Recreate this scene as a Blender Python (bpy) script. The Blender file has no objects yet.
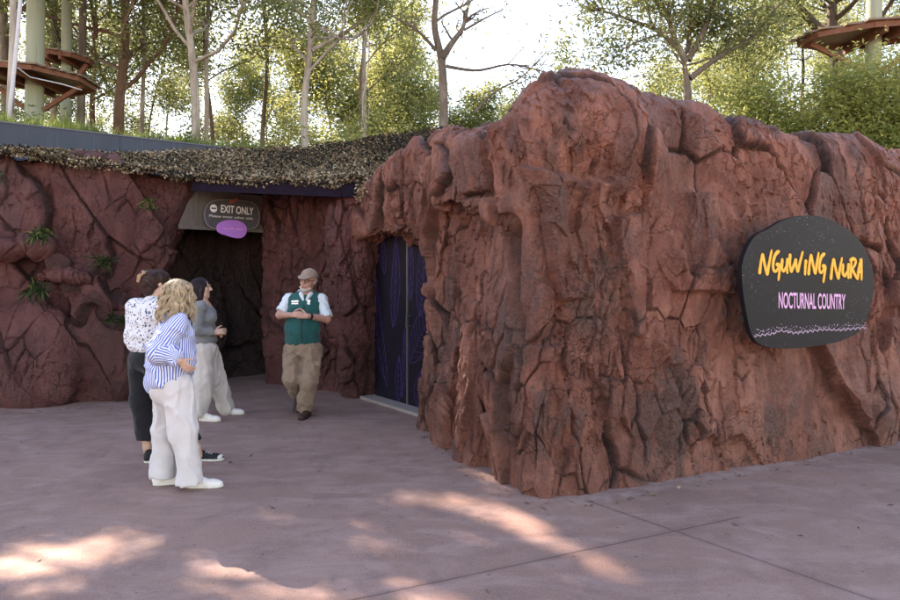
import bpy, math, random
import numpy as np
from mathutils import Vector
f32 = np.float32
rng = np.random.default_rng(7)
random.seed(7)
scene = bpy.context.scene
COL = scene.collection
F, CX, HY, CZ = 700.0, 450.0, 268.0, 1.7      # focal length and horizon of the photograph, camera height


def pt(px, py, Y):
    return np.array([(px - CX) / F * Y, Y, CZ - (py - HY) / F * Y])


def gp(px, py):                                  # ground point
    Y = F * CZ / (py - HY)
    return np.array([(px - CX) / F * Y, Y, 0.0])


def nrm(v):
    v = np.asarray(v, float)
    return v / (np.linalg.norm(v) + 1e-9)


SUN_EL = math.radians(37)
SUN_H = nrm([-0.63, 0.77])
SUN = np.array([SUN_H[0] * math.cos(SUN_EL), SUN_H[1] * math.cos(SUN_EL), math.sin(SUN_EL)])

# ------------------------------------------------------------------ noise
_T = np.random.default_rng(11).random((64, 64, 64)).astype(f32)
_J = np.random.default_rng(12).random((32, 32, 32, 3)).astype(f32)
_R = np.random.default_rng(13).random((32, 32, 32, 4)).astype(f32)


def vnoise(P, off=0.0):
    """value noise in -1..1, P (n,3)"""
    P = np.asarray(P, f32) + f32(off)
    i = np.floor(P).astype(np.int32)
    f = P - i
    f = f * f * f * (f * (f * 6 - 15) + 10)
    i &= 63
    j = (i + 1) & 63
    fx, fy, fz = f[:, 0], f[:, 1], f[:, 2]
    x0, y0, z0, x1, y1, z1 = i[:, 0], i[:, 1], i[:, 2], j[:, 0], j[:, 1], j[:, 2]
    a = _T[x0, y0, z0] * (1 - fx) + _T[x1, y0, z0] * fx
    b = _T[x0, y1, z0] * (1 - fx) + _T[x1, y1, z0] * fx
    c = _T[x0, y0, z1] * (1 - fx) + _T[x1, y0, z1] * fx
    d = _T[x0, y1, z1] * (1 - fx) + _T[x1, y1, z1] * fx
    a = a * (1 - fy) + b * fy
    c = c * (1 - fy) + d * fy
    return (a * (1 - fz) + c * fz) * 2 - 1


def fbm(P, octv=4, off=0.0, gain=.5):
    s, a = 0, 1.0
    P = np.asarray(P, f32)
    for o in range(octv):
        s = s + a * vnoise(P * (2.03 ** o), off + 17.3 * o)
        a *= gain
    return s


def vecnoise(P, off=0.0):
    return np.stack([vnoise(P, off + 3.1), vnoise(P, off + 21.7), vnoise(P, off + 40.9)], 1)


def worley(Q, off=0):
    Q = np.asarray(Q, f32)
    b = np.floor(Q - .5).astype(np.int32)
    n = len(Q)
    F1 = np.full(n, 9, f32); F2 = np.full(n, 9, f32)
    D = np.zeros((n, 3), f32); I = np.zeros((n, 3), np.int32)
    for dx in (0, 1):
        for dy in (0, 1):
            for dz in (0, 1):
                c = b + np.array([dx, dy, dz], np.int32)
                h = (c + off) & 31
                q = c + .14 + .72 * _J[h[:, 0], h[:, 1], h[:, 2]]
                dv = Q - q
                d = np.sqrt((dv * dv).sum(1))
                m = d < F1
                F2 = np.where(m, F1, np.minimum(F2, d))
                F1 = np.where(m, d, F1)
                D[m] = dv[m]; I[m] = h[m]
    return F1, F2, D, _R[I[:, 0], I[:, 1], I[:, 2]]


def sstep(a, b, x):
    t = np.clip((x - a) / (b - a), 0, 1)
    return t * t * (3 - 2 * t)


# ------------------------------------------------------------------ scene objects
ORG = {}


def tag(o, label=None, cat=None, group=None, kind=None):
    if label: o['label'] = label
    if cat: o['category'] = cat
    if group: o['group'] = group
    if kind: o['kind'] = kind
    return o


def thing(name, loc, label, cat, group=None):
    o = bpy.data.objects.new(name, None)
    COL.objects.link(o)
    o.empty_display_size = .1
    o.location = [float(v) for v in loc]
    ORG[o] = np.array(loc, float)
    return tag(o, label, cat, group)


def make(name, V, Fs, mats, parent=None, smooth=True, attrs=None, mi=None, origin=None):
    """one mesh object; V in world coordinates; Fs one index array or a list of them"""
    V = np.asarray(V, float)
    if isinstance(Fs, np.ndarray): Fs = [Fs]
    Fs = [np.asarray(x, np.int32) for x in Fs if len(x)]
    org = ORG[parent] if parent is not None else (np.array(origin, float) if origin is not None else
            np.array([*((V.min(0) + V.max(0)) / 2)[:2], V[:, 2].min()]))
    me = bpy.data.meshes.new(name)
    me.vertices.add(len(V))
    me.vertices.foreach_set('co', (V - org).astype(f32).ravel())
    tot = np.concatenate([np.full(len(x), x.shape[1], np.int32) for x in Fs])
    idx = np.concatenate([x.ravel() for x in Fs])
    me.loops.add(len(idx)); me.loops.foreach_set('vertex_index', idx)
    me.polygons.add(len(tot))
    st = np.zeros(len(tot), np.int32); st[1:] = np.cumsum(tot)[:-1]
    me.polygons.foreach_set('loop_start', st); me.polygons.foreach_set('loop_total', tot)
    if mi is not None: me.polygons.foreach_set('material_index', np.asarray(mi, np.int32))
    me.polygons.foreach_set('use_smooth', np.full(len(tot), bool(smooth)))
    if attrs:
        for k, a in attrs.items():
            a = np.asarray(a, f32)
            if a.ndim == 1:
                at = me.attributes.new(k, 'FLOAT', 'POINT'); at.data.foreach_set('value', a)
            else:
                at = me.attributes.new(k, 'FLOAT_VECTOR', 'POINT'); at.data.foreach_set('vector', a.ravel())
    me.update(calc_edges=True)
    me.validate()
    for m in (mats if isinstance(mats, (list, tuple)) else [mats]): me.materials.append(m)
    o = bpy.data.objects.new(name, me)
    COL.objects.link(o)
    if parent is not None:
        o.parent = parent
        ORG[o] = org
    else:
        o.location = org
        ORG[o] = org
    return o


class MB:
    def __init__(s):
        s.v = []; s.f = {3: [], 4: []}; s.n = 0; s.a = []; s.poly = []

    def add(s, V, Fs, a=0.0):
        V = np.asarray(V, float)
        for x in (Fs if isinstance(Fs, list) else [Fs]):
            x = np.asarray(x, np.int32)
            s.f.setdefault(x.shape[1], []).append(x + s.n)
        s.v.append(V); s.n += len(V)
        s.a.append(np.full(len(V), a, f32) if np.isscalar(a) else np.asarray(a, f32))
        return s

    def box(s, c, half, ax=None, a=0.0):
        c = np.asarray(c, float)
        ax = np.eye(3) if ax is None else np.asarray(ax, float)
        h = np.asarray(half, float)
        V = np.array([[x, y, z] for x in (-1, 1) for y in (-1, 1) for z in (-1, 1)], float) * h
        return s.add(c + V @ ax, np.array([[0, 1, 3, 2], [4, 6, 7, 5], [0, 4, 5, 1], [2, 3, 7, 6], [0, 2, 6, 4], [1, 5, 7, 3]]), a)

    def bar(s, p, q, w, h=None, up=(0, 0, 1), a=0.0):
        p, q = np.asarray(p, float), np.asarray(q, float)
        d = nrm(q - p); r = nrm(np.cross(d, up)); u = np.cross(r, d)
        return s.box((p + q) / 2, [np.linalg.norm(q - p) / 2, w / 2, (h or w) / 2], [d, r, u], a)

    def tube(s, path, rad, sides=8, a=0.0, caps=True):
        P = np.asarray(path, float); n = len(P)
        R = np.full(n, rad, float) if np.isscalar(rad) else np.asarray(rad, float)
        T = np.gradient(P, axis=0); T /= np.linalg.norm(T, axis=1)[:, None] + 1e-9
        ref = np.array([0, 0, 1.0]) if abs(T[0][2]) < .9 else np.array([1.0, 0, 0])
        A = np.zeros_like(P); A[0] = nrm(np.cross(T[0], ref))
        for i in range(1, n):
            v = A[i - 1] - T[i] * (A[i - 1] @ T[i]); A[i] = nrm(v)
        B = np.cross(T, A)
        th = np.linspace(0, 2 * math.pi, sides, endpoint=False)
        V = P[:, None] + R[:, None, None] * (A[:, None] * np.cos(th)[None, :, None] + B[:, None] * np.sin(th)[None, :, None])
        i = np.arange(n - 1)[:, None] * sides; j = np.arange(sides)[None]; k = (j + 1) % sides
        Q = np.stack([i + j, i + k, i + k + sides, i + j + sides], -1).reshape(-1, 4)
        s.add(V.reshape(-1, 3), Q, a if np.isscalar(a) else np.repeat(a, sides))
        if caps and sides > 3:
            m = s.n - n * sides
            for base, rev in ((m, 1), (m + (n - 1) * sides, 0)):
                ids = [base + q for q in range(sides)]
                s.f.setdefault(sides, []).append(np.array([ids[::-1] if rev else ids], np.int32))
        return s

    def ribbon(s, pts, w, n, a=0.0, t=.002):
        """flat stroke on a plane with normal n, thickness t, round-ended by extension"""
        P = np.asarray(pts, float); n = nrm(n)
        T = np.gradient(P, axis=0); T /= np.linalg.norm(T, axis=1)[:, None] + 1e-9
        S = np.cross(n, T)
        W = np.full(len(P), w, float) if np.isscalar(w) else np.asarray(w, float)
        L = P + S * W[:, None] / 2; Rr = P - S * W[:, None] / 2
        m = len(P)
        V = np.concatenate([L + n * t, Rr + n * t, L - n * .001, Rr - n * .001])
        i = np.arange(m - 1)
        q = [np.stack([i, i + m, i + m + 1, i + 1], 1), np.stack([i, i + 1, i + 1 + 2 * m, i + 2 * m], 1),
             np.stack([i + m, i + 3 * m, i + 3 * m + 1, i + m + 1], 1)]
        e = np.array([[0, 2 * m, 3 * m, m], [m - 1, 2 * m - 1, 4 * m - 1, 3 * m - 1]])
        return s.add(V, np.concatenate(q + [e]), a)

    def prism(s, outline, depth_vec, a=0.0):
        O = np.asarray(outline, float); n = len(O)
        V = np.concatenate([O, O + np.asarray(depth_vec, float)])
        i = np.arange(n); j = (i + 1) % n
        s.add(V, np.stack([i, j, j + n, i + n], 1), a)
        b = s.n - 2 * n
        s.f.setdefault(n, []).append(np.array([[b + q for q in range(n)][::-1]], np.int32))
        s.f[n].append(np.array([[b + n + q for q in range(n)]], np.int32))
        return s

    def build(s, name, mat, parent=None, smooth=False, attr=None, **k):
        Fs = [np.concatenate(x) for x in s.f.values() if x]
        return make(name, np.concatenate(s.v), Fs, mat, parent, smooth, {attr: np.concatenate(s.a)} if attr else None, **k)


# ------------------------------------------------------------------ signed distance solids
def surface_nets(D, org, h):
    s = D < 0
    nx, ny, nz = D.shape
    cnt = np.zeros((nx - 1, ny - 1, nz - 1), np.int8)
    offs = [(a, b, c) for a in (0, 1) for b in (0, 1) for c in (0, 1)]
    for a, b, c in offs: cnt += s[a:nx - 1 + a, b:ny - 1 + b, c:nz - 1 + c]
    act = (cnt > 0) & (cnt < 8)
    I = np.argwhere(act)
    val = np.stack([D[I[:, 0] + a, I[:, 1] + b, I[:, 2] + c] for a, b, c in offs], 1)
    acc = np.zeros((len(I), 3)); w = np.zeros(len(I))
    for p in range(8):
        for q in range(p + 1, 8):
            if sum(x != y for x, y in zip(offs[p], offs[q])) != 1: continue
            m = (val[:, p] < 0) != (val[:, q] < 0)
            t = val[m, p] / (val[m, p] - val[m, q])
            op, oq = np.array(offs[p], float), np.array(offs[q], float)
            acc[m] += op + t[:, None] * (oq - op); w[m] += 1
    V = org + (I + acc / w[:, None]) * h
    idx = np.full(act.shape, -1, np.int32); idx[act] = np.arange(len(I))
    quads = []
    for ax in range(3):
        sl0 = [slice(1, -1)] * 3; sl1 = [slice(1, -1)] * 3
        sl0[ax] = slice(0, -1); sl1[ax] = slice(1, None)
        m = s[tuple(sl0)] != s[tuple(sl1)]
        E = np.argwhere(m)
        o = np.ones(3, int); o[ax] = 0
        E = E + o
        ins = s[E[:, 0], E[:, 1], E[:, 2]]
        u, v = [(1, 2), (2, 0), (0, 1)][ax]
        eu = np.zeros(3, int); eu[u] = 1
        ev = np.zeros(3, int); ev[v] = 1
        g = lambda X: idx[X[:, 0], X[:, 1], X[:, 2]]
        q = np.stack([g(E - eu - ev), g(E - ev), g(E), g(E - eu)], 1)
        q[~ins] = q[~ins][:, ::-1]
        quads.append(q)
    Q = np.concatenate(quads)
    Q = Q[(Q >= 0).all(1)]
    return V, Q


class Sdf:
    """a solid made of blended round cones and ellipsoids, meshed as ONE continuous surface"""
    def __init__(s): s.p = []

    def cap(s, a, b, ra, rb=None, k=.03, op='+', uv=None):
        a, b = np.asarray(a, float), np.asarray(b, float); rb = ra if rb is None else rb
        r = max(ra, rb)
        def fn(P, a=a, b=b, ra=ra, rb=rb):
            ba = (b - a).astype(f32); pa = P - a.astype(f32)
            t = np.clip(pa @ ba / (ba @ ba + 1e-9), 0, 1)
            return np.sqrt(((pa - t[:, None] * ba) ** 2).sum(1)) - (ra + (rb - ra) * t)
        s.p.append((op, fn, np.minimum(a, b) - r, np.maximum(a, b) + r, k, (a, b, (ra + rb) / 2)))
        return s

    def path(s, pts, rs, k=.03, op='+'):
        for i in range(len(pts) - 1): s.cap(pts[i], pts[i + 1], rs[i], rs[i + 1], k, op)
        return s

    def ell(s, c, r, ax=None, k=.03, op='+'):
        c = np.asarray(c, float); r = np.asarray(r, float) * np.ones(3)
        ax = np.eye(3) if ax is None else np.asarray(ax, float)
        def fn(P, c=c, r=r, ax=ax):
            q = (P - c.astype(f32)) @ ax.T.astype(f32)
            k0 = np.sqrt(((q / r.astype(f32)) ** 2).sum(1)); k1 = np.sqrt(((q / (r * r).astype(f32)) ** 2).sum(1))
            return np.where(k1 < 1e-6, -r.min(), k0 * (k0 - 1) / np.maximum(k1, 1e-6))
        e = np.sqrt(((ax * r[:, None]) ** 2).sum(0))
        m = int(np.argmax(r)); 
        s.p.append((op, fn, c - e, c + e, k, (c - ax[2] * r[2] * .5, c + ax[2] * r[2] * .5, (r[0] + r[1]) / 2)))
        return s

    def box(s, c, h, ax=None, rnd=.01, k=.02, op='+'):
        c = np.asarray(c, float); h = np.asarray(h, float); ax = np.eye(3) if ax is None else np.asarray(ax, float)
        def fn(P):
            q = np.abs((P - c.astype(f32)) @ ax.T.astype(f32)) - (h - rnd).astype(f32)
            return np.sqrt((np.maximum(q, 0) ** 2).sum(1)) + np.minimum(q.max(1), 0) - rnd
        e = (np.abs(ax) * h[:, None]).sum(0)
        s.p.append((op, fn, c - e, c + e, k, (c, c + ax[2] * .01, h[0])))
        return s

    def cut(s, c, n, k=.01):
        """keep the side where (P-c).n < 0"""
        c = np.asarray(c, float); n = nrm(n)
        s.p.append(('x', lambda P: (P - c.astype(f32)) @ n.astype(f32), None, None, k, None))
        return s

    def mesh(s, h, noise=None, uv=False, flat0=False):
        pl = [x for x in s.p if x[0] == '+']
        lo = np.min([x[2] for x in pl], 0) - .04; hi = np.max([x[3] for x in pl], 0) + .04
        n = np.ceil((hi - lo) / h).astype(int) + 1
        ax = [(lo[i] + h * np.arange(n[i])).astype(f32) for i in range(3)]
        D = np.full(n, 1.0, f32)
        for op, fn, a, b, k, _ in s.p:
            if a is None: i0, i1 = np.zeros(3, int), n
            else:
                m = k + .035
                i0 = np.clip(((a - m - lo) / h).astype(int), 0, n); i1 = np.clip(np.ceil((b + m - lo) / h).astype(int) + 1, 0, n)
            sl = tuple(slice(i0[i], i1[i]) for i in range(3))
            G = np.stack(np.meshgrid(*[ax[i][sl[i]] for i in range(3)], indexing='ij'), -1)
            if G.size == 0: continue
            d = fn(G.reshape(-1, 3)).reshape(G.shape[:3]).astype(f32)
            A = D[sl]
            if op == '+':
                D[sl] = np.minimum(A, d) - np.maximum(k - np.abs(A - d), 0) ** 2 / (4 * k)
            else:
                e = -d if op == '-' else d
                D[sl] = np.maximum(A, e) + np.maximum(k - np.abs(A - e), 0) ** 2 / (4 * k)
        if noise is not None:
            m = np.abs(D) < .06
            I = np.argwhere(m)
            D[m] += noise((lo + I * h).astype(f32)).astype(f32)
        D[0] = D[-1] = 1; D[:, 0] = D[:, -1] = 1; D[:, :, 0] = D[:, :, -1] = 1
        V, Q = surface_nets(D, lo, h)
        if not uv: return V, Q
        best = np.full(len(V), 9.0); U = np.zeros((len(V), 3))
        for op, fn, a, b, k, ax_ in s.p:
            if op != '+': continue
            d = fn(V.astype(f32))
            m = d < best
            p, q, r = ax_
            t = nrm(q - p)
            ref = np.array([0, 1.0, 0]) if abs(t[1]) < .8 else np.array([1.0, 0, 0])
            A = nrm(np.cross(t, ref)); B = np.cross(t, A)
            w = V[m] - p
            U[m, 0] = np.arctan2(w @ B, w @ A) * r; U[m, 1] = w @ t
            best[m] = d[m]
        return V, Q, U


def relax(V, Q, it=2, lam=.5):
    for _ in range(it):
        S = np.zeros_like(V); c = np.zeros(len(V))
        for a, b in ((0, 1), (1, 2), (2, 3), (3, 0)):
            np.add.at(S, Q[:, a], V[Q[:, b]]); np.add.at(S, Q[:, b], V[Q[:, a]])
            np.add.at(c, Q[:, a], 1); np.add.at(c, Q[:, b], 1)
        m = c > 0
        V = V.copy(); V[m] += lam * (S[m] / c[m][:, None] - V[m])
    return V


def subdivide(V, Q, lv):
    me = bpy.data.meshes.new('temporary')
    me.from_pydata(V.tolist(), [], Q.tolist())
    o = bpy.data.objects.new('temporary', me); COL.objects.link(o)
    md = o.modifiers.new('s', 'SUBSURF'); md.levels = md.render_levels = lv
    md.use_limit_surface = False
    dg = bpy.context.evaluated_depsgraph_get()
    e = o.evaluated_get(dg); m2 = e.to_mesh()
    n = len(m2.vertices)
    v = np.empty(n * 3, f32); m2.vertices.foreach_get('co', v)
    nn = np.empty(n * 3, f32); m2.vertices.foreach_get('normal', nn)
    li = np.empty(len(m2.loops), np.int32); m2.loops.foreach_get('vertex_index', li)
    e.to_mesh_clear()
    bpy.data.objects.remove(o); bpy.data.meshes.remove(me)
    return v.reshape(-1, 3), nn.reshape(-1, 3), li.reshape(-1, 4)


def poly2d(X, Y, pts):
    P = np.asarray(pts, float)
    d = np.full(X.shape, 1e9); ins = np.zeros(X.shape, bool)
    for i in range(len(P)):
        a, b = P[i], P[(i + 1) % len(P)]
        e = b - a; wx, wy = X - a[0], Y - a[1]
        t = np.clip((wx * e[0] + wy * e[1]) / (e @ e), 0, 1)
        d = np.minimum(d, (wx - t * e[0]) ** 2 + (wy - t * e[1]) ** 2)
        c = ((a[1] > Y) != (b[1] > Y))
        with np.errstate(divide='ignore', invalid='ignore'):
            xi = a[0] + (Y - a[1]) * e[0] / (e[1] if e[1] else 1e-9)
        ins ^= c & (X < xi)
    return np.where(ins, -1, 1) * np.sqrt(d)


def smax(a, b, k): return np.maximum(a, b) + np.maximum(k - np.abs(a - b), 0) ** 2 / (4 * k)
def smin(a, b, k): return np.minimum(a, b) - np.maximum(k - np.abs(a - b), 0) ** 2 / (4 * k)


# ------------------------------------------------------------------ materials
class N:
    def __init__(s, name):
        s.m = bpy.data.materials.new(name); s.m.use_nodes = True
        s.t = s.m.node_tree; s.t.nodes.clear()
        s.out = s.t.nodes.new('ShaderNodeOutputMaterial')

    def n(s, typ, props=None, **inp):
        x = s.t.nodes.new('ShaderNode' + typ)
        for k, v in (props or {}).items(): setattr(x, k, v)
        for k, v in inp.items():
            key = int(k[1:]) if k[0] == 'i' and k[1:].isdigit() else k.replace('_', ' ')
            s.set(x.inputs[key], v)
        return x

    def set(s, sock, v):
        if isinstance(v, bpy.types.NodeSocket): s.t.links.new(v, sock)
        elif isinstance(v, (tuple, list)): sock.default_value = tuple(v) + ((1.0,) if len(v) == 3 and sock.type == 'RGBA' else ())
        else: sock.default_value = v

    def pos(s): return s.n('TexCoord').outputs['Object']
    def geo(s): return s.n('NewGeometry').outputs['Position']

    def map(s, v, scale=(1, 1, 1), rot=(0, 0, 0), loc=(0, 0, 0)):
        return s.n('Mapping', Vector=v, Scale=scale, Rotation=rot, Location=loc).outputs[0]

    def noise(s, v, scale, detail=4, rough=.55, dist=0.0):
        return s.n('TexNoise', Vector=v, Scale=scale, Detail=detail, Roughness=rough, Distortion=dist).outputs[0]

    def voro(s, v, scale, feat='F1', rand=1.0, out='Distance'):
        return s.n('TexVoronoi', {'feature': feat}, Vector=v, Scale=scale, Randomness=rand).outputs[out]

    def ramp(s, fac, stops, interp='LINEAR'):
        r = s.n('ValToRGB', Fac=fac); cr = r.color_ramp; cr.interpolation = interp
        while len(cr.elements) < len(stops): cr.elements.new(.5)
        for e, (p, c) in zip(cr.elements, stops):
            e.position = p; e.color = (c, c, c, 1) if np.isscalar(c) else tuple(c) + (1,)
        return r.outputs[0]

    def mix(s, fac, a, b, mode='MIX'):
        x = s.n('Mix', {'data_type': 'RGBA', 'blend_type': mode})
        s.set(x.inputs[0], fac); s.set(x.inputs[6], a); s.set(x.inputs[7], b)
        return x.outputs[2]

    def math(s, op, a, b=0.0, c=0.0):
        return s.n('Math', {'operation': op}, i0=a, i1=b, i2=c).outputs[0]

    def attr(s, name): return s.n('Attribute', {'attribute_name': name})

    def bump(s, h, strength=.3, dist=.02):
        return s.n('Bump', Height=h, Strength=strength, Distance=dist).outputs[0]

    def bsdf(s, color, rough=.7, normal=None, spec=.3, metal=0.0, **k):
        b = s.n('BsdfPrincipled', Base_Color=color, Roughness=rough, Metallic=metal)
        b.inputs['Specular IOR Level'].default_value = spec
        if normal is not None: s.set(b.inputs['Normal'], normal)
        for kk, v in k.items(): s.set(b.inputs[kk.replace('_', ' ')], v)
        return b.outputs[0]

    def done(s, sh):
        s.t.links.new(sh, s.out.inputs[0]); return s.m


def simple(name, col, rough=.6, var=.12, scale=30, spec=.3, metal=0.0, bump=.1):
    m = N(name); p = m.pos()
    n = m.noise(p, scale, 4)
    c = m.mix(m.ramp(n, [(.3, 0.0), (.7, 1.0)]), tuple(x * (1 - var) for x in col), tuple(min(1, x * (1 + var)) for x in col))
    return m.done(m.bsdf(c, rough, m.bump(n, bump, .004), spec, metal))


def rock_mat(name, dark, mid, light, stain=.6, seed=0.0, spots=(), crk=.85):
    m = N(name); p = m.geo()
    p = m.map(p, loc=(seed, seed, 0))
    big = m.noise(p, .9, 5, .6, .6)
    c = m.mix(m.ramp(big, [(.36, 0.0), (.64, 1.0)]), mid, dark)
    med = m.noise(m.map(p, (1, 1, .45)), 2.6, 6, .65, .8)
    c = m.mix(m.ramp(med, [(.46, 0.0), (.66, .95)]), c, light)
    org = m.noise(p, 1.7, 3, .5, 1.0)
    c = m.mix(m.ramp(org, [(.60, 0.0), (.74, .45)]), c, (mid[0] * 1.35, mid[1] * 1.05, mid[2] * .72))
    # soot-dark and damp stains, running down
    st = m.noise(m.map(p, (1, 1, .38), loc=(3.3, 1.2, 0)), 1.25, 6, .68, .5)
    sm = m.ramp(st, [(.52, 0.0), (.64, stain)])
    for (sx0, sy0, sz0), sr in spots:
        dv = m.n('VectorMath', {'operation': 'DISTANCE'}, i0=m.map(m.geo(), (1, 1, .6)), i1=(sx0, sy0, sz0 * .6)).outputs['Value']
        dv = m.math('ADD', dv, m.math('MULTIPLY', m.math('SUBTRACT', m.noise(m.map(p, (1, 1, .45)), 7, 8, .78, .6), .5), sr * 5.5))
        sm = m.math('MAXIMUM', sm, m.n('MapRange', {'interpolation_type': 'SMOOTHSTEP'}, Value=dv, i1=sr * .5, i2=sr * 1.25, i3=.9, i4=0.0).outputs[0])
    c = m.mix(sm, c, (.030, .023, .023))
    # fine grain and pits
    g = m.noise(p, 46, 5, .7)
    c = m.mix(m.ramp(g, [(.3, 0.0), (.75, .42)]), c, (light[0] * 1.25, light[1] * 1.3, light[2] * 1.3))
    g2 = m.noise(p, 130, 3, .7)
    c = m.mix(m.ramp(g2, [(.56, 0.0), (.72, .5)]), c, (.03, .018, .016))
    cr = m.attr('crack').outputs['Fac']
    c = m.mix(m.math('MULTIPLY', cr, crk), c, (.018, .010, .009))  # cracks coloured dark with dirt and painted-in shade
    vo = m.voro(m.n('VectorMath', {'operation': 'ADD'}, i0=m.map(p, (1, 1, .55)), i1=m.n('TexNoise', Vector=p, Scale=3.0, Detail=3).outputs[1]).outputs[0], 5.5, 'DISTANCE_TO_EDGE')
    hair = m.math('MULTIPLY', m.ramp(vo, [(0.0, 1.0), (.02, 0.0)]), m.ramp(m.noise(p, 1.3, 2), [(.5, 0.0), (.6, 1.0)]))
    c = m.mix(m.math('MULTIPLY', hair, .7), c, (.03, .016, .014))
    hgt = m.math('ADD', m.math('MULTIPLY', m.noise(p, 22, 8, .72), 1.0), m.math('MULTIPLY', m.noise(p, 95, 5, .7), .35))
    hgt = m.math('SUBTRACT', hgt, m.math('MULTIPLY', hair, .8))
    nm = m.bump(hgt, .9, .035)
    ro = m.ramp(m.noise(p, 9, 4), [(.3, .38), (.7, .68)])
    return m.done(m.bsdf(c, ro, nm, .4))
# ------------------------------------------------------------------ camera, sky, sun
cam = bpy.data.cameras.new('camera'); cam.lens = 28; cam.sensor_width = 36
cam.shift_y = -(300 - HY) / 900.0
cam.clip_end = 2000
co = bpy.data.objects.new('camera', cam); COL.objects.link(co)
co.location = (0, 0, CZ); co.rotation_euler = (math.pi / 2, 0, 0)
scene.camera = co
w = bpy.data.worlds.new('World'); scene.world = w; w.use_nodes = True
nt = w.node_tree; bg = nt.nodes['Background']
sky = nt.nodes.new('ShaderNodeTexSky'); sky.sky_type = 'NISHITA'; sky.sun_disc = False
sky.sun_elevation = SUN_EL; sky.sun_rotation = math.atan2(SUN[0], SUN[1])
sky.air_density = 1.0; sky.dust_density = .15; sky.ozone_density = 1.5
nt.links.new(sky.outputs[0], bg.inputs[0]); bg.inputs[1].default_value = .15
sl = bpy.data.lights.new('sun', 'SUN'); sl.energy = 5.0; sl.angle = math.radians(.45); sl.color = (1, .98, .94)
so = bpy.data.objects.new('sun', sl); COL.objects.link(so)
so.rotation_euler = Vector(-SUN).to_track_quat('-Z', 'Y').to_euler()
so.location = (-20, 20, 30)
vs = scene.view_settings; vs.view_transform = 'Standard'; vs.look = 'None'; vs.gamma = 1; vs.exposure = 2.28
vs.use_white_balance = True; vs.white_balance_temperature = 9000; vs.white_balance_tint = 22
scene.cycles.max_bounces = 8; scene.cycles.use_denoising = True

# ------------------------------------------------------------------ ground
def line_mask(m, p, a, b, width, soft, wob=.0):
    """1 on the line a-b (2D), 0 away from it"""
    a, b = np.array(a[:2], float), np.array(b[:2], float); d = nrm(b - a); n = (-d[1], d[0])
    sx = m.n('SeparateXYZ', Vector=p)
    x, y = sx.outputs[0], sx.outputs[1]
    dd = m.math('ADD', m.math('MULTIPLY', m.math('SUBTRACT', x, a[0]), n[0]), m.math('MULTIPLY', m.math('SUBTRACT', y, a[1]), n[1]))
    tt = m.math('ADD', m.math('MULTIPLY', m.math('SUBTRACT', x, a[0]), d[0]), m.math('MULTIPLY', m.math('SUBTRACT', y, a[1]), d[1]))
    if wob: dd = m.math('ADD', dd, m.math('MULTIPLY', m.math('SUBTRACT', m.noise(p, 5, 4), .5), wob))
    f = m.n('MapRange', {'interpolation_type': 'SMOOTHSTEP'}, Value=m.math('ABSOLUTE', dd), i1=width, i2=width + soft, i3=1.0, i4=0.0).outputs[0]
    L = float(np.linalg.norm(b - a))
    return m.math('MULTIPLY', f, m.math('MULTIPLY', m.math('GREATER_THAN', tt, 0.0), m.math('LESS_THAN', tt, L)))


def ground_mat():
    m = N('pink_concrete'); p = m.geo()
    b = m.noise(p, .55, 6, .6, .4)
    c = m.mix(m.ramp(b, [(.35, 0.0), (.68, 1.0)]), (.222, .120, .092), (.318, .180, .138))
    s = m.noise(m.map(p, (1, 2.2, 1), (0, 0, .45)), 1.5, 7, .7, 1.2)
    c = m.mix(m.ramp(s, [(.45, 0.0), (.66, .65)]), c, (.40, .265, .235))
    s2 = m.noise(p, 3.2, 6, .7, .3)
    c = m.mix(m.ramp(s2, [(.50, 0.0), (.68, .6)]), c, (.155, .088, .076))
    g = m.noise(p, 70, 4, .75)
    c = m.mix(m.ramp(g, [(.38, 0.0), (.66, .5)]), c, (.36, .25, .235))
    g2 = m.noise(p, 190, 2, .7)
    c = m.mix(m.ramp(g2, [(.54, 0.0), (.66, .6)]), c, (.07, .042, .038))
    # gum spots and small dark specks
    for sc, r, pr in ((9.0, .07, .80), (4.0, .035, .66), (22.0, .12, .86)):
        v = m.n('TexVoronoi', {'feature': 'F1'}, Vector=p, Scale=sc)
        sp = m.n('SeparateColor', Color=v.outputs['Color'])
        k = m.math('MULTIPLY', m.math('LESS_THAN', v.outputs['Distance'], r), m.math('GREATER_THAN', sp.outputs[0], pr))
        c = m.mix(m.math('MULTIPLY', k, .75), c, (.045, .03, .028))
    d1 = nrm([1.411, .681])
    j = line_mask(m, p, np.array([-.497, 3.584]) - d1 * 9, np.array([-.497, 3.584]) + d1 * 2.75, .002, .007)
    j2 = line_mask(m, p, np.array([1.0, 5.12]), np.array([1.48, 4.51]) + nrm([.70, -.92]) * 8, .002, .007)
    jj = m.math('MAXIMUM', j, j2)
    halo = m.math('MAXIMUM', line_mask(m, p, np.array([-.497, 3.584]) - d1 * 9, np.array([-.497, 3.584]) + d1 * 2.75, .004, .05, .03),
                  line_mask(m, p, np.array([1.0, 5.12]), np.array([1.48, 4.51]) + nrm([.70, -.92]) * 8, .004, .05, .03))
    c = m.mix(m.math('MULTIPLY', halo, .22), c, (.13, .075, .07))
    c = m.mix(m.math('MULTIPLY', jj, .55), c, (.05, .03, .028))
    # pale lime bloom along the foot of the long wall
    ef = line_mask(m, p, (.9, 5.10), (6.5, 7.90), .03, .10, .30)
    ef = m.math('MULTIPLY', ef, m.ramp(m.noise(p, 7, 5, .7), [(.42, 0.0), (.6, .6)]))
    c = m.mix(ef, c, (.40, .31, .29))
    h = m.math('ADD', m.noise(p, 60, 6, .7), m.math('MULTIPLY', jj, -2.0))
    return m.done(m.bsdf(c, m.ramp(m.noise(p, 2.5, 5, .6), [(.3, .62), (.7, .86)]), m.bump(h, .5, .010), .35))


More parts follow.
